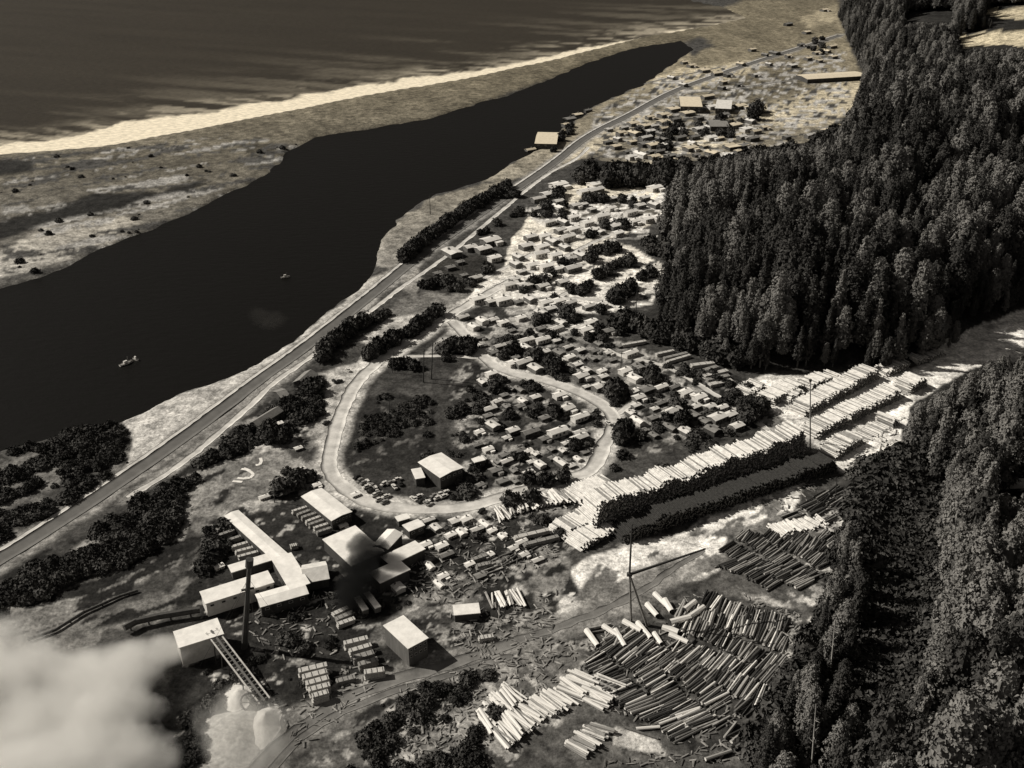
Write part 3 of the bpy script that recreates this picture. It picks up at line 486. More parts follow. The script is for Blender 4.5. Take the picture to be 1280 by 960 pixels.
more('above the loop road bottom bend', [(590, 540), (720, 535), (745, 560), (700, 592), (600, 615)], 14, (0, 1, 2, 2), 8, 13)
more('right of the dark pasture', [(600, 470), (690, 480), (740, 500), (730, 530), (680, 530), (600, 520)], 9, (0, 1, 2), 9, 13)
more('below the loop road corner', [(590, 400), (680, 395), (720, 440), (680, 470), (620, 460)], 12, (0, 0, 1, 2), 9, 13)
more('on the lane under the forest', [(690, 395), (750, 405), (800, 440), (800, 480), (740, 480), (700, 440)], 12, (0, 1, 2), 9, 13)
more('above the great log deck', [(780, 490), (860, 480), (930, 530), (900, 540), (800, 550)], 10, (0, 0, 1, 2), 11, 15)
more('in the packed sandy rows', [(650, 300), (715, 285), (730, 330), (700, 360), (640, 360)], 10, (0, 0, 1), 12, 15)
more('at the sandy blocks top', [(670, 240), (830, 235), (830, 275), (760, 300), (680, 280)], 16, (0, 0, 1, 1), 10, 15)
more('in the far town left half', [(760, 160), (830, 140), (838, 200), (780, 200)], 14, (3, 0, 1, 2), 8, 12)
more('in the far town right half', [(840, 140), (930, 128), (950, 170), (930, 190), (850, 200)], 16, (3, 0, 1, 2), 8, 12)
more('on the far flats', [(840, 85), (1050, 45), (1060, 75), (900, 115), (830, 110)], 14, (3, 1, 2), 6, 9)
more('between loop road and mill', [(520, 650), (620, 650), (700, 660), (690, 700), (560, 730), (500, 740)], 12, (0, 0, 1, 2), 8, 13)
ORD = 'first second third fourth fifth sixth seventh eighth ninth tenth eleventh twelfth thirteenth fourteenth fifteenth sixteenth seventeenth eighteenth nineteenth twentieth twenty-first twenty-second twenty-third twenty-fourth twenty-fifth twenty-sixth twenty-seventh twenty-eighth'.split()
TONE = [('roof', 'white-roofed'), ('roof_b', 'pale grey-roofed'), ('roof_c', 'dull grey-roofed'), ('roof_y', 'tan-roofed')]
protos = {}
def house_proto(tone, kind):
    k = (tone, kind)
    if k in protos: return protos[k], False
    root = empty('house', (0, 0, 0)); L, Wd = (11, 8) if kind != 2 else (14, 7)
    rect_building(root, L, Wd, 4.4, TONE[tone][0], 'wall' if tone < 1 else ('wall_b' if tone != 2 else 'wall_d'), 1.0 + .25 * kind, 0, 0, .45, True)
    for sx in (-1, 1):
        q = MB(); q.box((sx * L * .22, -Wd / 2 + .42, 3), (1.5, .14, 1.3)); q.build('window', M['glass'], root)
    q = MB(); q.box((0, -Wd / 2 + .42, 2.4), (1.1, .16, 2.2)); q.build('door', M['wall_d'], root)
    if kind == 1:
        q = MB(); q.box((L * .2, -Wd / 2 - 1.4, 1.8), (4.5, 3, 3.6)); q.build('porch', M['wall'], root)
        q = MB(); q.box((L * .2, -Wd / 2 - 1.3, 3.8), (5.1, 3.6, .25)); q.build('porch_roof', M[TONE[tone][0]], root)
    protos[k] = root; return root, True
HOUSES = []
for zone, hs in ZONES.items():
    hs = sorted(hs); lab = {}
    for i, (u, v, wpx, tone) in enumerate(hs):
        same = sorted([h for h in hs if h[3] == tone]); size = 'small' if wpx < 10 else ('large' if wpx > 15 else 'mid-sized')
        same = [h for h in same if ('small' if h[2] < 10 else ('large' if h[2] > 15 else 'mid-sized')) == size]; j = same.index((u, v, wpx, tone))
        if len(same) == 1: txt = 'only ' + size + ' ' + TONE[tone][1] + ' house ' + zone
        else: txt = size + ' ' + TONE[tone][1] + ' house, ' + ORD[j] + ' from left ' + zone
        kind = random.choice((0, 0, 1, 2)); p, new = house_proto(tone, kind); o = p if new else copy_tree(p)
        g = atg(u, v + 2); s = wpx * mpp(u, v) / 9.0; s = min(max(s, .5), 1.8)
        o.location = (g.x, g.y, g.z - .8); o.rotation_euler = (0, 0, R(36) + random.choice((0, 0, 0, math.pi / 2)) + random.uniform(-.06, .06)); o.scale = (s, s, min(s, 1.15) if s > 1 else s)
        tag(o, txt, 'house', 'houses ' + zone); HOUSES.append((g.x, g.y))
HA = np.array(HOUSES)
# ------------------------------------------------------------------ logs
LOGDIM = (7,)
def log_mesh(name, m, end):
    b = MB(); b.tube((-.5, 0, 0), (.5, 0, 0), 1, .86, 8, 0, 1, .12); o = b.build(name, [m, end]); me = o.data; bpy.data.objects.remove(o); return me
LM = [log_mesh('bark_log', M['bark'], M['logend']), log_mesh('brown_log', M['bark_b'], M['logend']), log_mesh('half_peeled_log', M['bark_c'], M['peeled']), log_mesh('pale_log', M['peeled'], M['darkend'])]
LT = ['dark bark', 'brown bark', 'half-peeled', 'pale peeled']
def pxdir(u, v, du, dv):
    a, b = at(u, v), at(u + du, v + dv); d = Vector((b - a)[:2]); return math.atan2(d.y, d.x)
LOGS = []                         # (x, y, z, angle, length, radius, tone, zone)
def log_zone(poly, d0, zone, tones, L=14, r=.62, gap=1.45, layers=2, drop=.08, d1=None, jit=.1, rowgap=1.0):
    wp = W(poly); cu, cv = np.mean([p[0] for p in poly]), np.mean([p[1] for p in poly]); a0 = pxdir(cu, cv, *d0)
    c = Vector(at(cu, cv)[:2]); dx = Vector((math.cos(a0), math.sin(a0))); dn = Vector((-dx.y, dx.x)); ext = max((Vector(p) - c).length for p in wp)
    nrow = int(ext / (L * rowgap)) + 1; ncol = int(ext / gap) + 1
    for i in range(-nrow, nrow + 1):
        for j in range(-ncol, ncol + 1):
            off = 2.5 * math.sin(j * .11 + i * 2.1) + random.uniform(-.8, .8)
            p = c + dx * (i * L * rowgap + off) + dn * (j * gap + random.uniform(-.2, .2))
            if not inside(np.array([p.x]), np.array([p.y]), wp)[0] or random.random() < drop: continue
            tlt = a0 + .17 * math.sin(j * .05 + i * 1.1) + random.gauss(0, jit)
            zt = hz(p.x, p.y)
            for l in range(layers):
                if l and random.random() < .35: break
                rr = r * random.uniform(.6, 1.45)
                LOGS.append((p.x + (l * .4) * dn.x, p.y, zt + rr + l * 1.25 * r, tlt + random.gauss(0, .03), L * random.uniform(.75, 1.12), rr, random.choice(tones), zone))
log_zone([(738, 812), (775, 790), (830, 800), (880, 830), (905, 880), (880, 925), (840, 925), (790, 893), (755, 868)], (50, -30), 'in the lower left of the dark log yard', (0, 0, 1, 1, 2, 2, 3), gap=1.2, L=15, r=.52, jit=.05, rowgap=.93, drop=.03)
log_zone([(835, 800), (850, 765), (890, 745), (935, 762), (985, 785), (980, 835), (955, 880), (905, 878), (880, 828)], (22, -36), 'in the upper right of the dark log yard', (0, 0, 1, 2, 2, 3), gap=1.2, L=14, r=.52, jit=.05, rowgap=.93, drop=.03)
log_zone([(905, 690), (925, 668), (960, 672), (1040, 668), (1052, 690), (1010, 735), (950, 738), (905, 715)], (30, -22), 'beyond the pale spur road of the log yard', (0, 0, 1, 2, 2), gap=1.25, L=13, r=.52, jit=.06, rowgap=.95, drop=.03)
log_zone([(985, 640), (1055, 605), (1058, 660), (1020, 650), (985, 655)], (40, -18), 'between the round pale deck and the gully', (0, 0, 1, 2), gap=1.9)
log_zone([(880, 925), (910, 880), (950, 885), (930, 940), (900, 955)], (40, -28), 'at the bottom end of the log yard', (0, 1, 2), gap=2.2)
log_zone([(600, 905), (635, 868), (660, 862), (750, 845), (768, 862), (735, 885), (700, 895), (665, 925), (622, 928)], (35, 24), 'in the pale deck left of the dark log yard', (3, 3, 3, 2), L=15, r=.62, gap=1.25, layers=4)
log_zone([(715, 893), (752, 893), (757, 925), (752, 960), (718, 955)], (30, 14), 'in the short pale deck at the bottom edge', (3, 3, 2), L=12, r=.55, gap=1.2, layers=4)
log_zone([(762, 905), (800, 902), (835, 925), (830, 940), (790, 930)], (30, 10), 'scattered right of the short pale deck', (2, 3, 1), gap=3.5, layers=1, drop=.3, jit=.3)
log_zone([(965, 655), (1000, 645), (1035, 655), (1032, 668), (990, 674), (968, 670)], (25, 18), 'in the round pale deck beyond the yard', (3,), L=12, gap=1.3, layers=3)
log_zone([(607, 762), (610, 748), (648, 738), (652, 752), (640, 762)], (12, 24), 'above the round dark hollow', (3, 3, 2), L=14, gap=1.6)
log_zone([(622, 650), (620, 635), (700, 612), (745, 598), (765, 610), (722, 630), (655, 656)], (24, 24), 'in the pale rank along the loop road', (3, 3, 3, 2), L=14, r=.6, gap=1.3, layers=4)
log_zone([(730, 790), (760, 780), (790, 790), (780, 800), (745, 815)], (38, -26), 'loose at the upper left corner of the yard', (1, 2, 2), gap=3, layers=1, jit=.3)
log_zone([(655, 700), (690, 680), (640, 690), (600, 715), (620, 720)], (30, -14), 'loose in the mill yard', (1, 2), gap=2.5, layers=1, jit=.15)
log_zone([(1070, 590), (1120, 540), (1120, 590), (1085, 612)], (30, -30), 'tumbled at the forest corner of the far log ground', (1, 2, 3), gap=3.5, layers=1, drop=.4, jit=.6)
# nearest 300 by themselves, the rest as one mass per yard
LOGS.sort(key=lambda q: -(q[5] * q[4]) * (1 + .2 * (q[2] > 2.5)) / (q[1] + 150))
for x, y, z, a, L, r, t, zone in LOGS[:288]:
    o = bpy.data.objects.new('log', LM[t]); C.objects.link(o); o.location = (x, y, z); o.rotation_euler = (random.uniform(0, 6), 0, 0); o.rotation_euler = Matrix.Rotation(a, 3, 'Z').to_euler(); o.scale = (L, r, r)
    tag(o, LT[t] + ' log ' + zone, 'log', LT[t] + ' logs ' + zone)
def log_mass(name, label, items):
    b = MB()
    for x, y, z, a, L, r, t in items:
        d = Vector((math.cos(a), math.sin(a), 0)) * L / 2; p = Vector((x, y, z)); b.tube(p - d, p + d, r, r * .88, 6, t, 4 if t == 2 or t == 1 else (5 if t == 3 else 4), .1)
    o = b.build(name, [M['bark'], M['bark_b'], M['bark_c'], M['peeled'], M['logend'], M['darkend']]); tag(o, label, 'logs', None, 'stuff'); return o
log_mass('log_mass', 'remaining dark and pale logs lying among the larger logs of the yards', [q[:7] for q in LOGS[288:]])
def deck(label, p1, p2, depth, hgt, tones, r=.55, back=(-1, 0), L=14, kinds=(3,)):
    """a tall rank of logs: its lower front edge runs p1-p2 in the photo, logs lie square to it"""
    a, b = Vector(at(*p1)[:2]), Vector(at(*p2)[:2]); ax = (b - a); n = ax.length; ax.normalize(); dn = Vector((-ax.y, ax.x)); ang = math.atan2(dn.y, dn.x); items = []
    k = int(n / (2 * r)); rows = int(hgt / (1.8 * r)); deep = max(1, round(depth / L))
    for i in range(k):
        hh = rows * (.72 + .36 * vn(np.array([i * .11]), np.array([hgt * 1.3 + p1[0]]))[0]) * min(1, .45 + min(i, k - i) * .14)
        if rows < 12 and kinds[0] == 3 and vn(np.array([i * .09 + 40]), np.array([p1[0] * .37]))[0] < .3: hh *= .15
        for j in range(int(hh)):
            for q in range(deep):
                if 0 < q < deep and j < int(hh) - 3 : continue
                c = a + ax * ((i + .5 * (j % 2)) * 2 * r) + dn * (L * (q + .5) + random.uniform(-1.6, 1.6) * (1 if q == 0 else .6))
                items.append((c.x, c.y, 1.1 + r + j * 1.76 * r, ang + random.gauss(0, .02), L * random.uniform(.93, 1.03), r * random.uniform(.8, 1.2), random.choice(kinds)))
    return log_mass('log_deck', label, items)
deck('great pale log deck with high bright top, standing behind the dark log rank', (742, 668), (1006, 571), 16, 21, None, .5, L=15, kinds=(3, 3, 3, 3, 2))
deck('long dark log rank put in front of the great pale deck as its shaded face', (778, 682), (1046, 590), 13, 11, None, .52, L=12, kinds=(0,))  # dark logs added to stand in for the deck's shaded face
deck('low pale log deck forming the left foot of the great deck', (726, 692), (786, 660), 28, 6, None, .5, L=14, kinds=(3, 3, 3, 2))
deck('low pale rank of logs joining the great deck at its left end', (725, 632), (770, 610), 14, 6, None, .6, L=14)
deck('first pale log rank up the valley, nearest the lumber racks', (958, 514), (1010, 486), 13, 8, None, .5, L=13, kinds=(3, 3, 3, 2))
deck('second pale log rank up the valley, behind the thin mast', (1006, 524), (1100, 474), 13, 9, None, .5, L=13, kinds=(3, 3, 3, 2))
deck('third and longest pale log rank up the valley', (1020, 552), (1158, 484), 13, 9, None, .5, L=13, kinds=(3, 3, 3, 2))
deck('short pale log rank at the top left of the valley log ground', (935, 498), (975, 478), 13, 6, None, .5, L=12, kinds=(3, 3, 3, 2))
deck('pale log rank between the first and second, below the forest foot', (985, 508), (1050, 474), 13, 7, None, .5, L=12, kinds=(3, 3, 2))
deck('upper pale log rank reaching farthest up the valley', (1105, 474), (1182, 446), 13, 6, None, .5, L=12, kinds=(3, 3, 3, 2))
deck('fourth pale log rank up the valley by the lower forest', (1042, 578), (1124, 532), 13, 8, None, .5, L=13, kinds=(3, 3, 2, 2))
for (u, v, du, dv) in ((815, 765, 12, 14), (835, 760, 16, 26), (850, 778, 22, -6), (838, 790, 26, 10), (848, 800, 22, 10), (822, 800, 8, 12), (862, 760, 10, -8), (870, 768, 14, -10), (805, 790, 10, 12), (790, 785, 14, 8), (765, 792, 12, 8), (775, 800, 8, 14), (740, 800, 10, 14), (826, 752, 12, 12)):
    p = atg(u, v); a = pxdir(u, v, du, dv); b = MB(); L = random.uniform(8, 13); r = random.uniform(1.2, 1.9)
    o = bpy.data.objects.new('giant_log', LM[3]); C.objects.link(o); o.location = (p.x, p.y, p.z + r * .9); o.rotation_euler = (0, 0, a); o.scale = (L, r, r)
    tag(o, 'huge pale redwood butt log in the heap below the loading crane', 'log', 'giant pale logs below the crane')
# ------------------------------------------------------------------ lumber racks and stacks
def stack(label, p1, p2, w_=2.6, h=3.2, m='lumber', layers=5, name='lumber_stack', cat='lumber stack', group=None):
    a, b = Vector(at(*p1, 2 + h * .5)[:2]), Vector(at(*p2, 2 + h * .5)[:2]); d = b - a; c = (a + b) / 2; L = d.length
    root = empty(name, (c.x, c.y, hz(c.x, c.y)), math.atan2(d.y, d.x)); tag(root, label, cat, group); lh = h / layers
    for i in range(layers):
        q = MB(); q.box((0, 0, 0), (L * random.uniform(.94, 1.03), w_ * random.uniform(.9, 1.06), lh * .72)); o = q.build('board_layer', M[m], root); o.location = (random.uniform(-.3, .3), random.uniform(-.12, .12), lh * (i + .5)); o.rotation_euler = (0, 0, random.uniform(-.015, .015))
    q = MB()
    for i in range(layers + 1):
        for x in (-.4, -.13, .13, .4): q.box((x * L, 0, lh * i), (.2, w_ * .92, lh * .3))
    q.build('bearer', M['pole'], root)
for i, (a, b) in enumerate((((365, 640), (383, 634)), ((372, 644), (388, 638)), ((377, 648), (395, 642)), ((382, 653), (401, 646)), ((386, 657), (405, 650)), ((392, 661), (410, 655)), ((396, 666), (414, 660)))):
    stack(ORD[i] + ' lumber stack from the top in the rank left of the oblong warehouse', a, b, 2, 3, 'lumber' if i in (0, 5, 3) else 'lumber_b', group='lumber stacks by the warehouse')
for i, (a, b) in enumerate((((271, 663), (285, 655)), ((271, 671), (293, 663)), ((280, 678), (301, 671)), ((289, 685), (309, 679)), ((294, 691), (316, 685)), ((298, 697), (323, 690)))):
    stack(ORD[i] + ' lumber stack from the top left of the long narrow shed', a, b, 2.2, 3, 'lumber' if i > 2 else 'lumber_b', group='lumber stacks by the long shed')
for i, (a, b) in enumerate((((430, 806), (459, 799)), ((437, 816), (464, 808)), ((441, 825), (468, 817)), ((448, 833), (472, 826)), ((455, 843), (481, 839)))):
    stack(ORD[i] + ' stack from the top in the leaning lumber pile left of the tall shed', a, b, 3, 4.5, 'lumber_b' if i in (2, 3) else 'lumber', 6, group='lumber pile by the tall shed')
for i, (a, b) in enumerate((((373, 841), (408, 833)), ((378, 849), (410, 841)), ((383, 857), (412, 849)), ((386, 865), (412, 858)), ((390, 873), (411, 867)))):
    stack(ORD[i] + ' stack from the top in the lumber pile nearest the sawdust heap', a, b, 3, 5, 'lumber', 6, group='lumber pile by the sawdust heap')
for lab, a, b, m in (('pale lumber stack right below the mill wing', (416, 768), (435, 759), 'lumber'), ('grey lumber stack below the pale one right of the mill', (420, 774), (443, 764), 'lumber_b'), ('lowest lumber stack of the three right of the mill', (421, 781), (443, 773), 'lumber'), ('dark lumber stack left of the leaning pile', (420, 852), (443, 846), 'lumber_b'),
                    ('long pale lumber stack alone at the forest foot', (778, 431), (807, 426), 'lumber'), ('upper thin lumber stack under the forest', (820, 443), (842, 438), 'lumber'), ('middle thin lumber stack under the forest', (830, 448), (858, 441), 'lumber_b'), ('lower thin lumber stack under the forest', (834, 452), (862, 444), 'lumber'),
                    ('bright lumber stack above the broad one', (863, 457), (893, 453), 'lumber'), ('narrow dark lumber stack by the broad one', (873, 465), (897, 458), 'lumber_b'), ('broad bright lumber stack, upper half', (880, 470), (909, 463), 'lumber'), ('broad grey lumber stack, middle', (883, 475), (912, 469), 'lumber_b'), ('broad bright lumber stack, lower half', (886, 481), (915, 475), 'lumber'),
                    ('long timber trestle beam left of the great deck', (643, 672), (686, 662), 'lumber'), ('second timber beam below the long one', (655, 681), (698, 670), 'lumber_b'), ('light stack at the top of the mill yard', (590, 700), (610, 693), 'lumber_b'), ('light stack lower in the mill yard', (595, 708), (612, 704), 'lumber_b'), ('pale board pile by the round hollow', (598, 798), (616, 795), 'lumber'), ('small bright pile in the dark yard', (363, 683), (372, 681), 'lumber')):
    stack(lab, a, b, 2.8 if 'broad' not in lab else 4, 2.6, m)
# ------------------------------------------------------------------ poles, stack, cranes, conveyor
def up_to(base, toppx):
    """height at which the sight line through toppx passes the pole's foot, and the small lean"""
    d = ray(*toppx); t = base.y / d[1]; return Vector((d[0] * t, base.y, HC + d[2] * t))
def pole(name, label, cat, b, t, r, m, parts=None):
    g = atg(*b); top = up_to(g, t); root = empty(name, g); tag(root, label, cat); q = MB(); q.tube((0, 0, -1), top - g, r, r * .6, 8); q.build('shaft', M[m], root); return root, top - g
st, tp = pole('smokestack', 'tall thin black mill stack standing in front of the white wings', 'smokestack', (305, 810), (312, 700), 1.6, 'steel')
q = MB(); q.tube(tp * .93, tp * 1.01, 1.9, 1.9, 10); q.build('cap', M['steel'], st)
q = MB(); q.box(tp * .68, (6, .8, .8), .3); q.build('platform', M['pole'], st)
for k in range(4):
    a = k * 1.57 + .6; q = MB(); q.tube(tp * .8, (22 * math.cos(a), 22 * math.sin(a), 0), .07, n=3); q.build('guy_wire', M['steel'], st)
sp, tp = pole('spar_pole', 'thin pale mast rising among the log ranks up the valley', 'mast', (1013, 562), (1013, 474), .55, 'polel')
q = MB(); q.tube(tp * .97, tp * 1.0, .9, .9, 6); q.build('block', M['steel'], sp)
for k in range(4):
    a = k * 1.57 + .3; q = MB(); q.tube(tp * .97, (45 * math.cos(a), 45 * math.sin(a), 0), .05, n=3); q.build('guy_wire', M['steel'], sp)
for b, t, lab, r in (((490, 466), (492, 439), 'short utility pole beside the loop road bend', .3), ((529, 478), (530, 436), 'left of the two tall poles above the dark pasture', .5), ((539, 474), (541, 428), 'right and taller of the two poles above the dark pasture', .5), ((486, 530), (487, 497), 'thin pole standing in the dark pasture', .3), ((795, 388), (797, 355), 'pole at the forest side of the bare blocks', .4),
                     ((630, 773), (634, 742), 'thin pole above the round dark hollow', .3), ((538, 268), (537, 244), 'pole on the river bank below the highway', .4), ((578, 338), (579, 312), 'pole among the houses by the highway hedge', .3), ((776, 462), (777, 440), 'pole on the upper lane under the forest', .3), ((1045, 620), (1046, 596), 'short pole at the end of the great deck', .3), ((343, 628), (343, 606), 'pole near the white letters', .3)):
    o, tp = pole('utility_pole', lab, 'pole', b, t, r, 'pole'); q = MB(); q.box(tp * .93, (2.6, .25, .25), .4); q.build('crossarm', M['pole'], o)
def crane():
    f1, f2 = atg(789, 777), atg(809, 783); root = empty('loading_crane', (f1 + f2) / 2); tag(root, 'timber A-frame loading crane with a mast and a slanting boom over the log yard', 'crane'); o = Vector(root.location)
    c = (f1 + f2) / 2; apex = up_to(Vector((c.x, c.y, 0)), (787, 718)); top = up_to(Vector((c.x, c.y, 0)), (790, 655)); tipp = up_to(Vector((c.x, c.y + 12, 0)), (882, 686))
    for f in (f1, f2): q = MB(); q.tube(f - o, apex - o, .65, .5, 6); q.build('leg', M['lumber_b'], root)
    q = MB(); q.tube(apex - o - Vector((0, 0, 1)), top - o, .55, .35, 6); q.build('mast', M['pole'], root)
    q = MB(); q.tube(apex - o, tipp - o, .8, .45, 6); q.build('boom', M['pole'], root)
    q = MB(); q.tube(top - o, tipp - o, .08, n=3); q.build('cable', M['steel'], root)
    q = MB(); q.box(apex - o, (2.6, 1.6, 1.6)); q.build('winch_block', M['steel'], root)
crane()
def conveyor():
    a, b = atg(268, 812), atg(332, 884); a.z = 13; b.z = 5; root = empty('conveyor', (b.x, b.y, 1)); tag(root, 'slanting timber conveyor trestle running from the boiler house to the sawdust heap', 'conveyor'); o = Vector(root.location); d = (b - a); n = Vector((-d.y, d.x, 0)).normalized() * 2.6
    for s in (-1, 1): q = MB(); q.tube(a + n * s - o, b + n * s - o, .5, n=4); q.build('rail', M['lumber'], root)
    q = MB(); q.tube(a - o, b - o, .7, n=4); q.build('belt_trough', M['wall_b'], root)
    for i in range(22):
        p = a + d * (i + .5) / 22; q = MB(); q.tube(p + n * 1.15 - o, p - n * 1.15 - o, .3, n=4); q.build('cross_tie', M['lumber_b'], root)
        if i % 3 == 0:
            for s in (-1, 1): q = MB(); q.tube(p + n * s - o, Vector((p.x, p.y, 0)) + n * s * 1.3 - o, .3, n=4); q.build('trestle_leg', M['pole'], root)
    w_ = MB()
    c = b - o + Vector((-6, -1, 0)); N = 18; ring = [c + Vector((math.cos(t) * 4.6, math.sin(t) * 1.2, math.sin(t) * 4.6)) for t in [2 * math.pi * k / N for k in range(N)]]
    for k in range(N): w_.tube(ring[k], ring[(k + 1) % N], .5, n=4)
    for k in range(0, N, 3): w_.tube(c, ring[k], .25, n=4)
    w_.build('drive_wheel', M['steel'], root)
conveyor()
def flume(name, label, pts, z, r):
    P = [Vector(at(u, v, z)) for u, v in pts]; root = empty(name, (P[0].x, P[0].y, hz(P[0].x, P[0].y))); tag(root, label, 'chute'); o = Vector(root.location)
    for i in range(len(P) - 1):
        q = MB(); q.tube(P[i] - o, P[i + 1] - o, r, n=6); q.build('trough', M['wall_d'], root); m_ = (P[i] + P[i + 1]) / 2
        q = MB(); q.tube(m_ - o, Vector((m_.x, m_.y, 0)) - o, .4, n=4); q.build('post', M['pole'], root)
flume('log_chute', 'dark elevated chute running left from the mill toward the smoke', [(155, 785), (170, 777), (200, 770), (225, 766), (250, 762)], 5, 1.7)
flume('log_chute', 'thin dark chute across the pale bank left of the mill', [(35, 800), (70, 787), (105, 765), (150, 745), (172, 738)], 2.5, .8)
def heap(name, label, cat, poly, hgt, m, seed=1):
    wp = W(poly); cx, cy = np.mean([p[0] for p in wp]), np.mean([p[1] for p in wp]); xs = [p[0] for p in wp]; ys = [p[1] for p in wp]; n = 64
    X, Y = np.meshgrid(np.linspace(min(xs) - 2, max(xs) + 2, n), np.linspace(min(ys) - 2, max(ys) + 2, n)); X, Y = X.ravel(), Y.ravel()
    d = sdist(X + 6 * (fbm(X / 12 + seed, Y / 12, 2) - .5), Y + 6 * (fbm(X / 12, Y / 12 + seed, 2) - .5), wp); k = np.clip(1 - np.hypot((X - cx) / (max(xs) - min(xs)) * 2, (Y - cy) / (max(ys) - min(ys)) * 2) + .5 * (fbm(X / 9 + seed, Y / 9, 3) - .5), -.3, 1)
    Z = height(X, Y) + hgt * np.where(k > 0, k * k * (3 - 2 * k), k * .6) * (.9 + .15 * fbm(X / 9, Y / 9 + seed, 3)) - .1; i = np.arange(n * n).reshape(n, n)
    f = np.stack([i[:-1, :-1], i[:-1, 1:], i[1:, 1:], i[1:, :-1]], -1).reshape(-1, 4); cx, cy = float(cx), float(cy)
    o = grid(name, X - cx, Y - cy, Z, f, None, m); o.location = (cx, cy, 0); tag(o, label, cat); return o
heap('sawdust_heap', 'big bright sawdust heap at the end of the conveyor', 'sawdust heap', [(315, 905), (330, 880), (338, 878), (350, 890), (354, 905), (348, 928), (325, 940), (304, 930)], 6, M['sawdust'])
heap('sawdust_heap', 'smaller pale sawdust bank under the conveyor, left of the big heap', 'sawdust heap', [(278, 878), (292, 860), (308, 852), (318, 868), (310, 888), (284, 892)], 3.5, M['sawdust'], 5)
heap('refuse_bank', 'grey mottled refuse bank below the sawdust heaps', 'refuse heap', [(255, 885), (300, 890), (320, 930), (330, 970), (270, 975), (250, 930)], 4, M['debris'], 9)
# ------------------------------------------------------------------ field letters: painted strokes on the ground
def letters():
    g = atg(312, 594); root = empty('painted_letters', g); tag(root, 'white painted marks like letters laid out on the grey field above the mill', 'ground marking'); o = Vector(g)
    S = [[(291, 604), (303, 605)], [(297, 600), (306, 601), (311, 600)], [(302, 589), (309, 590), (315, 593), (317, 596), (313, 600), (306, 600)], [(305, 588), (313, 591)], [(320, 584), (325, 583), (327, 579), (326, 575)]]
    for s in S:
        q = MB(); P = [Vector(at(u, v, 0)) for u, v in s]
        for i in range(len(P) - 1):
            for k in range(8):
                a = P[i].lerp(P[i + 1], k / 8); b = P[i].lerp(P[i + 1], (k + 1) / 8); d = (b - a).normalized(); n = Vector((-d.y, d.x, 0)) * 1.0
                q.add([Vector((p.x, p.y, max(hz(p.x, p.y), .5) + .25)) - o for p in (a - n, b - n + d * .1, b + n + d * .1, a + n)], [[0, 1, 2, 3]])
        q.build('stroke', M['paint'], root)
letters()
# ------------------------------------------------------------------ cars and trucks
def car_proto(m):
    root = empty('parked_car', (0, 0, 0)); q = MB(); q.box((0, 0, .75), (4.9, 1.8, .7)); q.box((1.6, 0, 1.15), (1.6, 1.3, .35), 0, 0, .8); q.box((-2.0, 0, 1.1), (1.2, 1.4, .3), 0, 0, .8); q.build('body', M[m], root)
    q = MB(); q.box((-.35, 0, 1.42), (2.5, 1.6, .75), 0, 0, .78); cb = q.build('cabin', M['glass'], root); q = MB(); q.box((-.35, 0, 1.84), (1.9, 1.25, .12)); q.build('cabin_roof', M[m], cb)
    for sx in (-1.5, 1.5):
        for sy in (-.85, .85): q = MB(); q.tube((sx, sy - .12, .38), (sx, sy + .12, .38), .38, n=10); q.build('wheel', M['tyre'], root)
    return root
cars = {m: None for m in ('car_b', 'car_g', 'car_w')}; CN = {'car_b': 'black', 'car_g': 'grey', 'car_w': 'pale'}
CP = {}
def park(pts, where):
    for k, (u, v) in enumerate(pts): CP.setdefault(where, []).append((u, v))
park([(446, 598), (450, 602), (455, 605), (460, 604), (459, 610), (465, 608), (464, 615), (470, 612), (469, 620), (474, 618), (474, 626), (483, 622), (480, 606), (488, 605), (497, 601), (500, 606), (493, 610), (481, 629)], 'by the left bend of the loop road')
park([(527, 628), (532, 625), (536, 629), (540, 624), (543, 621), (547, 624), (551, 619), (555, 622), (533, 631), (557, 617), (517, 625), (524, 622)], 'under the big hall on the loop road')
park([(408, 530), (418, 478), (424, 478), (435, 464), (400, 512), (402, 487), (583, 613), (438, 640)], 'on the open gravel plaza')
park([(650, 560), (745, 515), (760, 530), (690, 600), (602, 640)], 'along the houses of the loop')
for where, pts in CP.items():
    cnt = {}
    kinds = [random.choice(('car_b', 'car_w', 'car_w', 'car_g')) for _ in pts]
    order = sorted(range(len(pts)), key=lambda i: pts[i]); seen = {}
    for i in order:
        m = kinds[i]; j = seen.get(m, 0); seen[m] = j + 1; n = kinds.count(m)
        if cars[m] is None: cars[m] = o = car_proto(m)
        else: o = copy_tree(cars[m])
        g = atg(*pts[i]); o.location = (g.x, g.y, g.z + .2); o.rotation_euler = (0, 0, R(random.choice((35, 125, 50))) + random.uniform(-.2, .2)); o.scale = (1.15,) * 3
        tag(o, (CN[m] + ' parked car, ' + ORD[j] + ' from left ' + where) if n > 1 else 'only ' + CN[m] + ' parked car ' + where, 'car', 'cars parked ' + where)
def boxtruck(label, p, ang, L=12):
    g = atg(*p); root = empty('railway_wagon', g, ang); tag(root, label, 'wagon'); q = MB(); q.box((0, 0, 2.6), (L, 3, 3)); q.build('body', M['wall_b'], root); q = MB(); q.box((0, 0, 4.25), (L + .4, 3.4, .3), 0, 0, .96); q.build('roof', M['roof'], root)
    for sx in (-.35, .35):
        for sy in (-1.2, 1.2): q = MB(); q.tube((sx * L, sy - .15, .6), (sx * L, sy + .15, .6), .6, n=10); q.build('wheel', M['steel'], root)
boxtruck('left and duller of the two pale wagons right of the mill', (452, 762), pxdir(452, 760, 6, 9)); boxtruck('right and brighter of the two pale wagons right of the mill', (466, 758), pxdir(466, 756, 6, 8), 14)
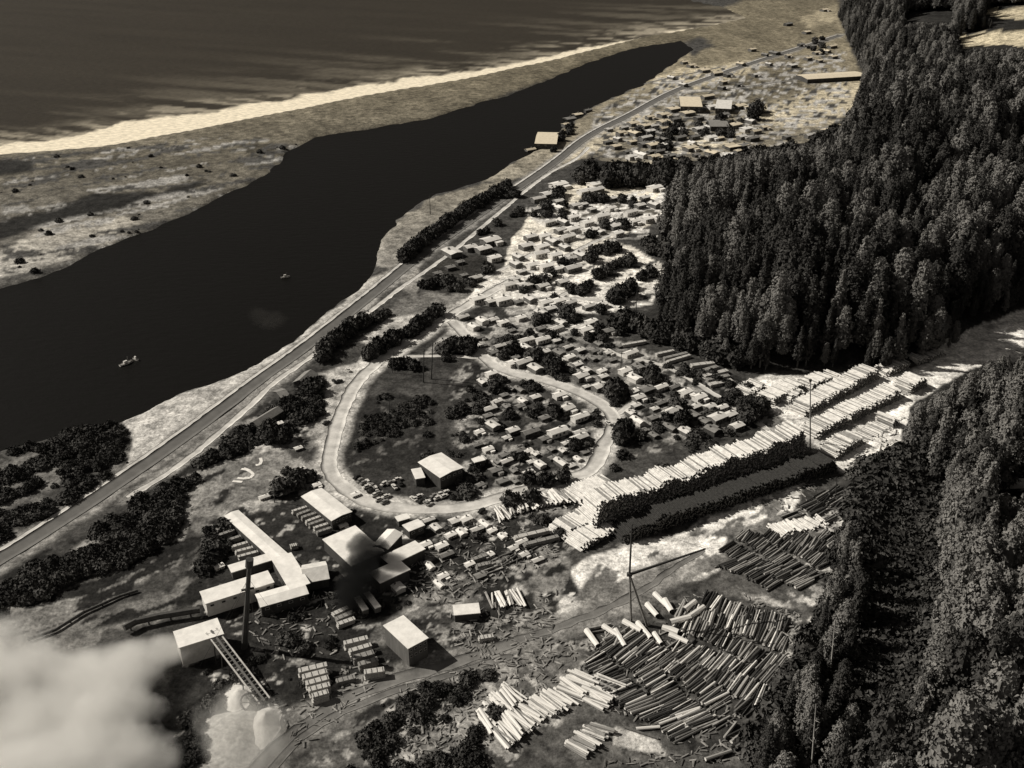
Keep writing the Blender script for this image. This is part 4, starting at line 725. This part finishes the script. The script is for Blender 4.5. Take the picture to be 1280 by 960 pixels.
# ------------------------------------------------------------------ boats
def boat(label, p, ang, L):
    g = Vector(at(*p, -.4)); root = empty('fishing_boat', g, ang); tag(root, label, 'boat'); h = MB(); N = 9; V_ = []; 
    for i in range(N):
        t = i / (N - 1); w_ = L * .15 * (1 - max(0, (t - .55) / .45) ** 2) * (.8 + .2 * min(1, t * 4)); x = (t - .5) * L; z = 1.1 + .6 * t * t
        V_ += [(x, -w_, z), (x, -w_ * .6, -.3), (x, w_ * .6, -.3), (x, w_, z)]
    F_ = [[i * 4 + j, i * 4 + 4 + j, i * 4 + 5 + j, i * 4 + 1 + j] for i in range(N - 1) for j in range(3)] + [[0, 1, 2, 3]]
    h.add(V_, F_); h.build('hull', M['hull'], root); q = MB(); q.box((0, 0, .9), (L * .8, L * .2, .1)); q.build('deck', M['deckm'], root)
    q = MB(); q.box((-L * .05, 0, 1.9), (L * .28, L * .16, 2), 0, 0, .9); q.build('wheelhouse', M['hull'], root); q = MB(); q.tube((L * .15, 0, 1), (L * .15, 0, 1 + L * .45), .1, n=5); q.build('mast', M['polel'], root)
boat('nearer white boat lying out on the dark river', (158, 455), R(50), 11); boat('white skiff moored just right of the nearer boat', (170, 450), R(-40), 7); boat('farther small white boat with a pale mast on the river', (357, 347), R(20), 8)
# ------------------------------------------------------------------ trees
def crown_mesh(name, kind, seed, m):
    r_ = random.Random(seed); v = []; f = []
    def prof(t):                                     # radius (m) along crown height 0..1
        if kind == 'c' and seed > 4: return 5.4 * math.sqrt(max(0, 1 - t ** 2.2)) * min(1, .4 + t * 3) * (1 + .16 * math.sin(t * 15 + seed)) + .3
        if kind == 'c': return (4.3 * (1 - t) ** .72 + .25) * min(1, .35 + t * 4) * (1 + .12 * math.sin(t * 23 + seed))
        return 4.2 * math.sqrt(max(0, 1 - (2 * t - .95) ** 2)) + .2
    z0, z1 = (7, 38) if kind == 'c' else (1.2, 8)
    # dark inner body so the crown is closed
    n, k = 8, 8
    for i in range(k + 1):
        t = i / k
        for j in range(n):
            a = 2 * math.pi * j / n; rr = prof(t) * (.5 if kind == 'c' else .62) * r_.uniform(.75, 1.1); v.append((rr * math.cos(a), rr * math.sin(a), z0 + (z1 - z0) * t * .97))
    f += [[i * n + j, i * n + (j + 1) % n, (i + 1) * n + (j + 1) % n, (i + 1) * n + j] for i in range(k) for j in range(n)]
    clumps = (440 if seed > 4 else 260) if kind == 'c' else 90
    for _ in range(clumps):
        t = r_.random() ** (1.15 if kind == 'c' else 1); a = r_.uniform(0, 2 * math.pi); R0 = prof(t) * r_.uniform(.72, 1.12); c = Vector((R0 * math.cos(a), R0 * math.sin(a), z0 + (z1 - z0) * t)); s = (.95 if kind == 'c' else 1.0) * r_.uniform(.6, 1.35) * (1 - .5 * t * (kind == 'c'))
        for q in range(6 if kind == 'c' else 7):
            p = c + Vector((r_.gauss(0, .55), r_.gauss(0, .55), r_.gauss(0, .7))) * s
            nrm = (Vector((math.cos(a), math.sin(a), .5)) + Vector((r_.gauss(0, .45), r_.gauss(0, .45), r_.gauss(0, .45)))).normalized(); e1 = nrm.orthogonal().normalized(); e1.rotate(Matrix.Rotation(r_.uniform(0, 6.28), 3, nrm)); e2 = nrm.cross(e1); b = len(v)
            drop = Vector((0, 0, -.35 * s))
            for w1, w2 in ((-.6, 0), (0, -.45), (.7, 0), (0, .5)): v.append(tuple(p + e1 * w1 * s * 1.3 + e2 * w2 * s * 1.3 + (drop if w1 else Vector())))
            f.append([b, b + 1, b + 2, b + 3])
    o = mesh_obj(name, v, f, m); me = o.data; bpy.data.objects.remove(o); return me
def trunk_mesh(name, kind):
    q = MB()
    if kind == 'c':
        q.tube((0, 0, -1), (0, 0, 20), .75, .45, 7); q.tube((0, 0, 20), (0, 0, 37), .45, .06, 6)
        for k in range(10): a = k * 2.4; z = 6 + k * 2.6; q.tube((0, 0, z), (3 * math.cos(a), 3 * math.sin(a), z + .6), .16, .04, 4)
    else:
        q.tube((0, 0, -.5), (.1, 0, 2.6), .28, .2, 6)
        for k in range(5): a = k * 1.26; q.tube((.1, 0, 2.2), (2.2 * math.cos(a), 2.2 * math.sin(a), 5), .13, .04, 4)
    o = q.build(name, M['trunk']); me = o.data; bpy.data.objects.remove(o); return me
CRC = [crown_mesh('conifer_crown', 'c', s, M['needle_b'] if s in (1, 3, 5, 6) else M['needle']) for s in range(9)]
CRB = [crown_mesh('leafy_crown', 'b', s + 20, M['leaf'] if s % 2 else M['leaf_b']) for s in range(4)]
TRC, TRB = trunk_mesh('conifer_trunk', 'c'), trunk_mesh('leafy_trunk', 'b')
def put_tree(name, cm, tm, x, y, z, s, sz, label, cat, group):
    root = bpy.data.objects.new(name, tm_empty) if False else bpy.data.objects.new(name, None); C.objects.link(root); root.location = (x, y, z); root.rotation_euler = (0, 0, random.uniform(0, 6.28)); root.scale = (s, s, sz); tag(root, label, cat, group)
    a = bpy.data.objects.new('trunk', tm); C.objects.link(a); a.parent = root; b = bpy.data.objects.new('crown', cm); C.objects.link(b); b.parent = root; return root
# forest points
def forest_points():
    pts = []
    for wp, sp in ((wF1, 9.5), (wF2, 8.6)):
        xs = [p[0] for p in wp]; ys = [p[1] for p in wp]; X, Y = np.meshgrid(np.arange(min(xs), min(max(xs), 2600), sp), np.arange(min(ys), min(max(ys), 4300), sp)); X = X.ravel() + rng.uniform(-.45, .45, X.size) * sp; Y = Y.ravel() + rng.uniform(-.45, .45, Y.size) * sp
        u, v = proj(X, Y, 0); k = (u > 600) & (u < 1420) & (v > -60) & (v < 1060) & (rng.random(X.size) > .1); X, Y, u, v = X[k], Y[k], u[k], v[k]
        d = sdist(X, Y, wp); k = d > 1; X, Y, u, v, d = X[k], Y[k], u[k], v[k], d[k]
        Z = height(X, Y); pts.append((X, Y, Z, u, v, d, wp is wF2))
    out = []
    for X, Y, Z, u, v, d, second in pts:
        uu, vv = proj(X, Y, Z)
        keep = (uu > -20) & (uu < 1420) & (vv > -60) & (vv < 1180)
        for pl in CLEAR: keep &= ~inside(uu, vv, pl)
        s = rng.uniform(.6, 1.4, len(X)) * (.7 + .85 * fbm(X / 40, Y / 40, 2)) * smooth(-30, 30, d + 8)
        if second:
            gul = inside(u, v, GULLY); s = np.where(gul, s * .3, s); edge = ~gul & (u < 1075); s = np.where(edge, s * .72, s)
        else: s = s * np.where(d < 18, .75, 1)
        vis = FOREST2 if second else FOREST1; ok = np.zeros(len(X), bool); s0 = s.copy()
        for fct in (1, .82, .66, .52, .4):
            tu, tv = proj(X, Y, Z + 37 * s0 * fct); good = inside(tu, tv, vis) & ~ok
            for hh_ in (6, 14, 22, 30, 37):
                cu_, cv_ = proj(X, Y, Z + hh_ * s0 * fct)
                for pl in CLEAR: good &= ~inside(cu_, cv_, pl)
            s[good] = s0[good] * fct; ok |= good
        keep &= ok
        if second: keep &= ~gul
        for i in np.nonzero(keep)[0]: out.append((X[i], Y[i], Z[i], s[i], second))
    return out
CLEAR = [[(1195, 45), (1240, 36), (1300, 36), (1300, 64), (1255, 60), (1200, 62)], [(1220, 12), (1300, 4), (1300, 28), (1245, 26)], [(1125, 15), (1195, 15), (1195, 27), (1135, 28)], [(1205, 405), (1300, 390), (1300, 440), (1230, 445)], [(1245, 596), (1300, 596), (1300, 622), (1248, 618)]]
GULLY = [(1075, 600), (1135, 560), (1185, 620), (1180, 720), (1190, 770), (1150, 880), (1110, 1010), (1050, 1000), (1078, 800), (1066, 690)]
FP = forest_points(); FP.sort(key=lambda p: p[1] - 4 * p[3])
def shows(p):
    u, v = proj(p[0], p[1], p[2] + 30 * p[3]); return -10 < u < 1290 and -5 < v < 975 and p[3] > .45
ind = [p for p in FP if shows(p)][:290]; ids = set(id(p) for p in ind); rest = [p for p in FP if id(p) not in ids]
for p in ind:
    u, v = proj(*p[:3]); z = 'at the edge between the gully and the log yard' if u < 1078 else ('low in the dark gully right of the log yard' if p[3] < .5 else (('on the upper lit slope beyond the gully' if v < 850 else 'on the lower lit slope beyond the gully') if u < 1200 else 'in the lower right corner of the forest'))
    k = random.choice((1, 3, 5, 6, 6, 5, 7, 8, 0, 3)) if u > 1078 else random.randrange(9); tall = 'tall' if p[3] > .85 else 'shorter'
    tone = 'sunlit-toned' if k in (1, 3, 5, 6) else 'dark'; form = 'round-topped' if k > 4 else 'pointed'
    z = z.replace('at the edge', ('high' if v < 760 else 'low') + ' on the edge') if u < 1078 else z
    put_tree('conifer_tree', CRC[k], TRC, p[0], p[1], p[2] - .5, p[3] * random.uniform(.95, 1.2), p[3], ' '.join((tall, tone, form, 'conifer', z)), 'tree', ' '.join((tall, tone, form, 'conifers', z)))
def instancer(name, pts, meshes, label, cat, zoff=-.5, wid=(.95, 1.25)):
    """one object: points with instances of several crown meshes"""
    me = bpy.data.meshes.new(name); me.vertices.add(len(pts)); me.vertices.foreach_set('co', np.array([(p[0], p[1], p[2] + zoff) for p in pts], dtype=np.float32).ravel())
    s = me.attributes.new('size', 'FLOAT_VECTOR', 'POINT'); S = np.array([(p[3] * random.uniform(*wid),) * 2 + (p[3],) for p in pts], dtype=np.float32); s.data.foreach_set('vector', S.ravel())
    rr = me.attributes.new('turn', 'FLOAT', 'POINT'); rr.data.foreach_set('value', np.array([random.uniform(0, 6.28) for _ in pts], dtype=np.float32))
    ii = me.attributes.new('pick', 'INT', 'POINT')
    if len(meshes) > 6:                            # sunlit patches of forest painted as paler crowns
        pale, dark = [1, 3, 5, 6, 6, 5], [0, 2, 4, 7, 8]; q_ = fbm(np.array([p[0] for p in pts]) / 55 + 9, np.array([p[1] for p in pts]) / 55, 3); pick = [random.choice(pale) if a + random.gauss(0, .05) > .5 else random.choice(dark) for a in q_]
    else: pick = [random.randrange(len(meshes)) for _ in pts]
    ii.data.foreach_set('value', np.array(pick, dtype=np.int32))
    ob = bpy.data.objects.new(name, me); C.objects.link(ob); tag(ob, label, cat, None, 'stuff')
    ng = bpy.data.node_groups.new(name + '_scatter', 'GeometryNodeTree'); ng.interface.new_socket('Geometry', in_out='INPUT', socket_type='NodeSocketGeometry'); ng.interface.new_socket('Geometry', in_out='OUTPUT', socket_type='NodeSocketGeometry')
    gi, go = ng.nodes.new('NodeGroupInput'), ng.nodes.new('NodeGroupOutput'); jn = ng.nodes.new('GeometryNodeGeometryToInstance')
    col = bpy.data.collections.new(name + '_kinds')
    for k, m_ in enumerate(meshes):
        o = bpy.data.objects.new('%s_kind' % name, m_); col.objects.link(o)
    ci = ng.nodes.new('GeometryNodeCollectionInfo'); ci.inputs[0].default_value = col; ci.inputs['Separate Children'].default_value = True; ci.inputs['Reset Children'].default_value = True
    ip = ng.nodes.new('GeometryNodeInstanceOnPoints'); ip.inputs['Pick Instance'].default_value = True
    def attr(nm, ty):
        a = ng.nodes.new('GeometryNodeInputNamedAttribute'); a.data_type = ty; a.inputs[0].default_value = nm; return a.outputs['Attribute']
    cx = ng.nodes.new('ShaderNodeCombineXYZ'); ng.links.new(attr('turn', 'FLOAT'), cx.inputs['Z']); e2r = ng.nodes.new('FunctionNodeEulerToRotation'); ng.links.new(cx.outputs[0], e2r.inputs[0])
    ng.links.new(gi.outputs[0], ip.inputs['Points']); ng.links.new(ci.outputs[0], ip.inputs['Instance']); ng.links.new(attr('pick', 'INT'), ip.inputs['Instance Index']); ng.links.new(attr('size', 'FLOAT_VECTOR'), ip.inputs['Scale']); ng.links.new(e2r.outputs[0], ip.inputs['Rotation'])
    ng.links.new(ip.outputs[0], go.inputs[0]); md = ob.modifiers.new('scatter', 'NODES'); md.node_group = ng; return ob
instancer('forest', rest, CRC, 'dense dark conifer forest covering the hills on the right', 'forest')
# dead snags
for b, t, lab in (((986, 285), (986, 236), 'bleached dead tree trunk standing at the forest edge below the far town'), ((1017, 960), (1020, 880), 'bare leaning trunk at the bottom edge by the gully'), ((1040, 835), (1044, 775), 'bare pale trunk between log yard and gully')):
    g = Vector(at(*b, 1.2)); g.z = hz(g.x, g.y); tp_ = up_to(g, t); root = empty('dead_tree', g); tag(root, lab, 'dead tree'); q = MB(); q.tube((0, 0, -1), tp_ - g, .6, .15, 6); q.build('trunk', M['snag'], root); q = MB()
    for k in range(7): z = (tp_ - g) * (.45 + .07 * k); a = k * 2.3; q.tube(z, z + Vector((2.5 * math.cos(a), 2.5 * math.sin(a), 1)), .14, .04, 4)
    q.build('branch', M['snag'], root)
for p in random.sample(FP[300:], 34):
    H = p[3] * random.uniform(36, 44); root = empty('dead_tree', (p[0] + 2, p[1] + 2, p[2])); tag(root, 'bleached bare trunk standing among the dark forest conifers', 'dead tree', 'dead trunks in the forest'); q = MB(); q.tube((0, 0, -1), (random.uniform(-1.5, 1.5), 0, H), .7, .25, 6); q.build('trunk', M['snag'], root)
    q = MB()
    for k in range(6): a = k * 2.3; z = H * (.55 + .07 * k); q.tube((0, 0, z), (2.2 * math.cos(a), 2.2 * math.sin(a), z + .6), .13, .04, 4)
    q.build('branch', M['snag'], root)
# ---- broad-leaved trees of the town: belts, clusters and singles
BT = []
def belt(pts, n, wpx, s, zone):
    L = [(pts[i], pts[i + 1]) for i in range(len(pts) - 1)]; ln = [math.hypot(b[0] - a[0], b[1] - a[1]) for a, b in L]; tot = sum(ln)
    for _ in range(n):
        t = random.random() * tot; i = 0
        while t > ln[i] and i < len(ln) - 1: t -= ln[i]; i += 1
        (ax, ay), (bx, by) = L[i]; k = t / ln[i]; BT.append((ax + (bx - ax) * k + random.uniform(-1, 1) * wpx, ay + (by - ay) * k + random.uniform(-.6, .6) * wpx, s * random.uniform(.7, 1.25), zone))
belt([(503, 328), (520, 312), (560, 282), (600, 255), (634, 236)], 120, 3, 1.0, 'in the thick hedge belt between highway and river bank')
belt([(404, 452), (412, 432), (450, 408), (482, 396)], 22, 4, 1.0, 'in the hedge by the open plaza left of the loop road')
belt([(455, 452), (490, 432), (520, 412), (550, 392)], 28, 4, 1.0, 'in the dark tree row along the loop road')
belt([(548, 450), (565, 436), (590, 440)], 12, 8, 1.0, 'in the copse above the dark pasture'); belt([(492, 462), (505, 456), (520, 460)], 7, 4, .9, 'in the copse above the dark pasture')
belt([(530, 362), (570, 350), (610, 344), (560, 366)], 22, 7, .85, 'around the cottages by the highway hedge')
belt([(678, 264), (690, 254), (706, 243)], 12, 4, 1, 'in the short row at the head of the sandy blocks')
belt([(655, 366), (690, 345), (710, 335), (745, 318), (768, 312)], 34, 8, 1, 'in the broad dark band through the sandy blocks')
belt([(745, 348), (770, 335), (792, 328)], 11, 4, .9, 'in the short rows of the sandy blocks'); belt([(706, 362), (722, 368), (740, 356)], 9, 4, .8, 'in the short rows of the sandy blocks'); belt([(765, 378), (785, 362), (800, 345), (812, 342)], 16, 7, 1, 'by the forest end of the sandy blocks')
belt([(740, 296), (770, 286), (790, 284)], 14, 7, 1, 'in the dark band above the sandy blocks'); belt([(730, 253), (760, 250), (800, 258), (815, 262)], 18, 5, .9, 'below the top row of sandy-block houses'); belt([(590, 262), (620, 246), (650, 246)], 14, 4, .8, 'beside the highway above the sandy blocks'); belt([(662, 258), (645, 268), (620, 282), (590, 300)], 10, 4, .7, 'beside the highway above the sandy blocks')
belt([(690, 190), (705, 170), (715, 155)], 8, 5, .9, 'by the riverside house'); belt([(943, 138), (946, 148)], 5, 4, 1.5, 'in the round dark clump of the far town')
for (cu, cv, n, sp_, zone) in ((640, 500, 30, 26, 'in the big grove beside the dark pasture'), (690, 520, 14, 18, 'in the big grove beside the dark pasture'), (690, 405, 26, 40, 'among the houses of the upper lane'), (650, 440, 18, 30, 'among the houses below the loop corner'), (700, 460, 14, 26, 'among the houses below the loop corner'), (772, 492, 12, 10, 'in the grove right of the curved light roof'), (817, 475, 8, 8, 'in the grove by the upper lane houses'), (855, 520, 14, 30, 'between the houses above the great deck'),
                                (660, 600, 20, 40, 'in the gardens inside the loop'), (700, 570, 14, 24, 'in the gardens inside the loop'), (640, 575, 12, 26, 'in the gardens inside the loop'), (345, 545, 12, 22, 'around the barn by the highway'), (390, 490, 9, 10, 'around the barn by the highway'), (375, 600, 12, 20, 'near the mill fields'), (830, 170, 24, 42, 'in the streets of the far town'), (900, 160, 18, 36, 'in the streets of the far town'), (820, 600, 6, 14, 'in the gardens inside the loop'), (940, 520, 8, 18, 'between the houses above the great deck'), (690, 270, 12, 34, 'among the top houses of the sandy blocks'), (1020, 60, 10, 26, 'on the far flats'), (790, 540, 14, 26, 'between the houses above the great deck'), (750, 420, 20, 30, 'among the houses of the upper lane')):
    for _ in range(n): BT.append((cu + random.gauss(0, .45) * sp_, cv + random.gauss(0, .26) * sp_, random.uniform(.55, 1.15), zone))
belt([(728, 226), (760, 232), (800, 228), (845, 232)], 60, 7, 1.5, 'in the dark wood between the two towns'); belt([(730, 216), (780, 218), (850, 216), (900, 214)], 50, 5, 1.4, 'in the dark wood between the two towns')
belt([(770, 400), (800, 412), (850, 430), (930, 462)], 45, 8, 1.2, 'along the lower hem of the forest'); belt([(832, 380), (845, 350), (838, 320), (815, 312), (845, 290)], 26, 7, 1.2, 'along the forest hem by the sandy blocks'); belt([(905, 212), (960, 196), (1020, 186), (1060, 160), (1080, 130)], 40, 5, 1.3, 'along the forest hem by the far fields')
belt([(1070, 612), (1062, 660), (1052, 720), (1030, 780), (1000, 850), (965, 910), (940, 960)], 50, 8, 1.0, 'along the ragged edge of the log yard')
BW = []
for (u, v, s, z) in BT:
    g = atg(u, v)
    if g.z < -.5: continue
    if len(HA) and np.min(np.hypot(HA[:, 0] - g.x, HA[:, 1] - g.y)) < 5.5 * s + 3.5: continue
    BW.append((g.x, g.y, g.z - .3, s * 1.1, z))
BW.sort(key=lambda p: -p[3] / (p[1] + 200))
for p in BW[:295]: put_tree('leafy_tree', CRB[random.randrange(4)], TRB, p[0], p[1], p[2], p[3] * random.uniform(.95, 1.25), p[3], 'dark rounded leafy tree ' + p[4], 'tree', 'leafy trees ' + p[4])
if BW[295:]: instancer('distant_trees', [p for p in BW[295:]], CRB, 'remaining small dark leafy trees dotted through both towns', 'trees')
# ---- low scrub: stuff
SC = [((-20, 640, 60, 640, 160, 560), 0)]
def scatter(poly, n, s, th=.46):
    xs = [p[0] for p in poly]; ys = [p[1] for p in poly]; U = rng.uniform(min(xs), max(xs), n); V = rng.uniform(min(ys), max(ys), n); k = inside(U, V, poly); u0 = np.mean(xs); out = []
    X = []
    for u, v in zip(U[k], V[k]): p = at(u, v); X.append(p)
    X = np.array(X); Z = height(X[:, 0], X[:, 1]); nz = fbm((X[:, 0] * .8 + X[:, 1] * .6) / 42, (X[:, 1] * .8 - X[:, 0] * .6) / 13, 3)
    return [(x, y, z, s * random.choice((.3, .45, .6, .8, 1, 1.3, 1.6))) for (x, y, _), z, q in zip(X, Z, nz) if z > .3 - 30 * (u0 > 1000) and q > th - .3 * (u0 > 1000)]
sc_pts = scatter([(0, 575), (60, 552), (150, 525), (160, 585), (60, 645), (-40, 700)], 1800, .4, .4) + scatter([(-60, 790), (60, 702), (150, 645), (260, 575), (330, 520), (400, 470), (405, 520), (330, 560), (265, 580), (225, 630), (225, 670), (150, 715), (60, 745)], 7000, .42, .4) \
    + scatter([(0, 205), (240, 175), (350, 165), (380, 175), (340, 215), (200, 280), (60, 340), (0, 360)], 260, .35, .55) + scatter([(380, 990), (480, 880), (620, 840), (720, 820), (640, 880), (600, 930), (620, 990)], 900, .35) + scatter([(435, 585), (460, 498), (540, 500), (540, 575)], 500, .3) \
    + scatter([(560, 520), (640, 400), (930, 480), (980, 545), (770, 590), (560, 632)], 1500, .4) + scatter([(240, 780), (262, 650), (290, 650), (280, 720), (240, 735)], 160, .5) + scatter([(660, 705), (560, 730), (470, 780), (420, 800), (330, 960), (200, 960), (260, 840), (420, 740), (560, 650), (740, 640)], 700, .35)
sc_pts += scatter(GULLY, 5200, .75) + scatter([(935, 960), (965, 900), (1030, 760), (1052, 690), (1070, 700), (1050, 960)], 1200, .5)
sc_pts = [p for p in sc_pts if np.min(np.hypot(HA[:, 0] - p[0], HA[:, 1] - p[1])) > 7]
hp = [Vector(at(u, v)[:2]) for u, v in HWY]; lp = [Vector(at(u, v)[:2]) for u, v in LOOP]
sx_, sy_ = np.array([p[0] for p in sc_pts]), np.array([p[1] for p in sc_pts]); ok = (segdist(sx_, sy_, [tuple(p) for p in hp]) > 11) & (segdist(sx_, sy_, [tuple(p) for p in lp]) > 8)
instancer('scrub', [p for p, k in zip(sc_pts, ok) if k], CRB, 'low dark scrub and bushes on the broken ground', 'scrub', -.8, (1.1, 1.9))
# ---- wood debris: stuff
db = MB()
for poly, n in (([(470, 745), (560, 660), (700, 620), (740, 640), (700, 700), (560, 760)], 350), ([(330, 900), (470, 800), (470, 860), (380, 940)], 150), ([(500, 860), (740, 800), (740, 850), (600, 940), (500, 930)], 260), ([(740, 800), (870, 740), (990, 770), (980, 880), (860, 940), (740, 880)], 300), ([(540, 700), (660, 660), (700, 700), (560, 745), (500, 740)], 160), ([(560, 770), (700, 740), (690, 800), (590, 830), (560, 800)], 150), ([(600, 815), (700, 800), (720, 820), (600, 845)], 60), ([(980, 640), (1055, 610), (1050, 760), (990, 880), (960, 960), (1050, 960), (1060, 700)], 420), ([(720, 960), (900, 930), (960, 900), (940, 960)], 130), ([(860, 640), (980, 605), (1040, 600), (980, 640)], 130), ([(490, 870), (640, 860), (600, 960), (480, 960)], 130), ([(300, 760), (420, 740), (420, 820), (330, 830)], 90), ([(1060, 590), (1130, 520), (1130, 600), (1080, 620)], 80), ([(930, 745), (1000, 770), (1000, 860), (975, 860)], 120)):
    xs = [p[0] for p in poly]; ys = [p[1] for p in poly]
    for _ in range(n * 2):
        u, v = random.uniform(min(xs), max(xs)), random.uniform(min(ys), max(ys))
        if not inside(np.array([u]), np.array([v]), poly)[0]: continue
        p = at(u, v); z = hz(p[0], p[1]); a = random.uniform(0, 3.14); L = random.uniform(1, 4.5); d = Vector((math.cos(a), math.sin(a), random.uniform(-.05, .2))) * L / 2; c = Vector((p[0], p[1], z + .4)); db.tube(c - d, c + d, random.uniform(.15, .5), n=4, mi=random.choice((0, 0, 1, 2)))
tag(db.build('wood_debris', [M['debris'], M['lumber_b'], M['bark_b']]), 'broken timber and slash littering the mill and log yards', 'debris', None, 'stuff')
# ------------------------------------------------------------------ smoke
def smoke(name, label, blobs, colour, density, nscale=.03, thr=.42, soft=.35, aniso=0.0, absorb=None):
    """blobs: (u, v, height, rx, ry, rz); each cloud is one closed box whose density follows soft lumps and noise"""
    P = [(Vector(at(u, v, z)), rx, ry, rz) for u, v, z, rx, ry, rz in blobs]
    lo = Vector((min(c.x - a for c, a, b, d in P), min(c.y - b for c, a, b, d in P), max(1.5, min(c.z - d for c, a, b, d in P)))); hi = Vector((max(c.x + a for c, a, b, d in P), max(c.y + b for c, a, b, d in P), max(c.z + d for c, a, b, d in P)))
    q = MB(); q.box((lo + hi) / 2, hi - lo); m = bpy.data.materials.new(name + '_vapour'); m.use_nodes = True; t = m.node_tree; t.nodes.clear(); out = t.nodes.new('ShaderNodeOutputMaterial'); pv = t.nodes.new('ShaderNodeVolumePrincipled')
    pv.inputs['Color'].default_value = (*colour, 1); pv.inputs['Anisotropy'].default_value = aniso
    if absorb: pv.inputs['Absorption Color'].default_value = (*absorb, 1)
    g = t.nodes.new('ShaderNodeNewGeometry'); nz = t.nodes.new('ShaderNodeTexNoise'); nz.inputs['Scale'].default_value = nscale; nz.inputs['Detail'].default_value = 6; nz.inputs['Roughness'].default_value = .62; t.links.new(g.outputs['Position'], nz.inputs[0]); prev = None
    def math_(op, a, b=None, clamp=False):
        n = t.nodes.new('ShaderNodeMath'); n.operation = op; n.use_clamp = clamp
        for i, x in enumerate((a, b)):
            if x is None: continue
            if isinstance(x, (int, float)): n.inputs[i].default_value = x
            else: t.links.new(x, n.inputs[i])
        return n.outputs[0]
    for c, a, b, d in P:
        s1 = t.nodes.new('ShaderNodeVectorMath'); s1.operation = 'SUBTRACT'; t.links.new(g.outputs['Position'], s1.inputs[0]); s1.inputs[1].default_value = c
        s2 = t.nodes.new('ShaderNodeVectorMath'); s2.operation = 'DIVIDE'; t.links.new(s1.outputs[0], s2.inputs[0]); s2.inputs[1].default_value = (a, b, d)
        s3 = t.nodes.new('ShaderNodeVectorMath'); s3.operation = 'LENGTH'; t.links.new(s2.outputs[0], s3.inputs[0]); k = math_('SUBTRACT', 1.0, s3.outputs['Value'], True); prev = k if prev is None else math_('MAXIMUM', prev, k)
    e = math_('ADD', prev, math_('MULTIPLY', math_('SUBTRACT', nz.outputs[0], .5), 1.7)); e = math_('DIVIDE', math_('SUBTRACT', e, thr - .3), soft, True); e = math_('MULTIPLY', e, math_('MULTIPLY', prev, 6, True)); t.links.new(math_('MULTIPLY', e, density), pv.inputs['Density']); t.links.new(pv.outputs[0], out.inputs['Volume'])
    o = q.build(name, m); tag(o, label, 'smoke'); m.cycles.volume_step_rate = 1.0; return o
smoke('smoke_cloud', 'big pale smoke cloud drifting over the lower left corner', [(40, 900, 14, 62, 40, 16), (-60, 880, 16, 60, 60, 18), (110, 855, 12, 40, 28, 13), (165, 832, 10, 26, 18, 10), (108, 935, 14, 46, 38, 16), (130, 890, 12, 34, 24, 12), (20, 985, 16, 60, 44, 18), (207, 815, 9, 15, 12, 8), (60, 850, 9, 50, 22, 9), (0, 845, 10, 40, 24, 10)], (.98, .97, .945), .11, .03, thr=.36, soft=.5)
smoke('smoke_cloud', 'black smoke plume rising over the planing mill roofs', [(460, 688, 15, 14, 13, 11), (448, 714, 13, 13, 17, 11), (442, 742, 9, 14, 12, 9)], (.03, .03, .03), .22, .09)
smoke('smoke_cloud', 'thin grey steam drifting below the sawdust heaps', [(290, 900, 9, 20, 22, 11), (312, 935, 8, 24, 18, 10), (325, 905, 9, 16, 16, 10)], (.97, .96, .93), .03, .07)
smoke('smoke_cloud', 'faint wisp of smoke over the dark river', [(325, 392, 12, 14, 12, 6), (340, 400, 10, 20, 16, 8)], (.9, .86, .8), .0012, .05)
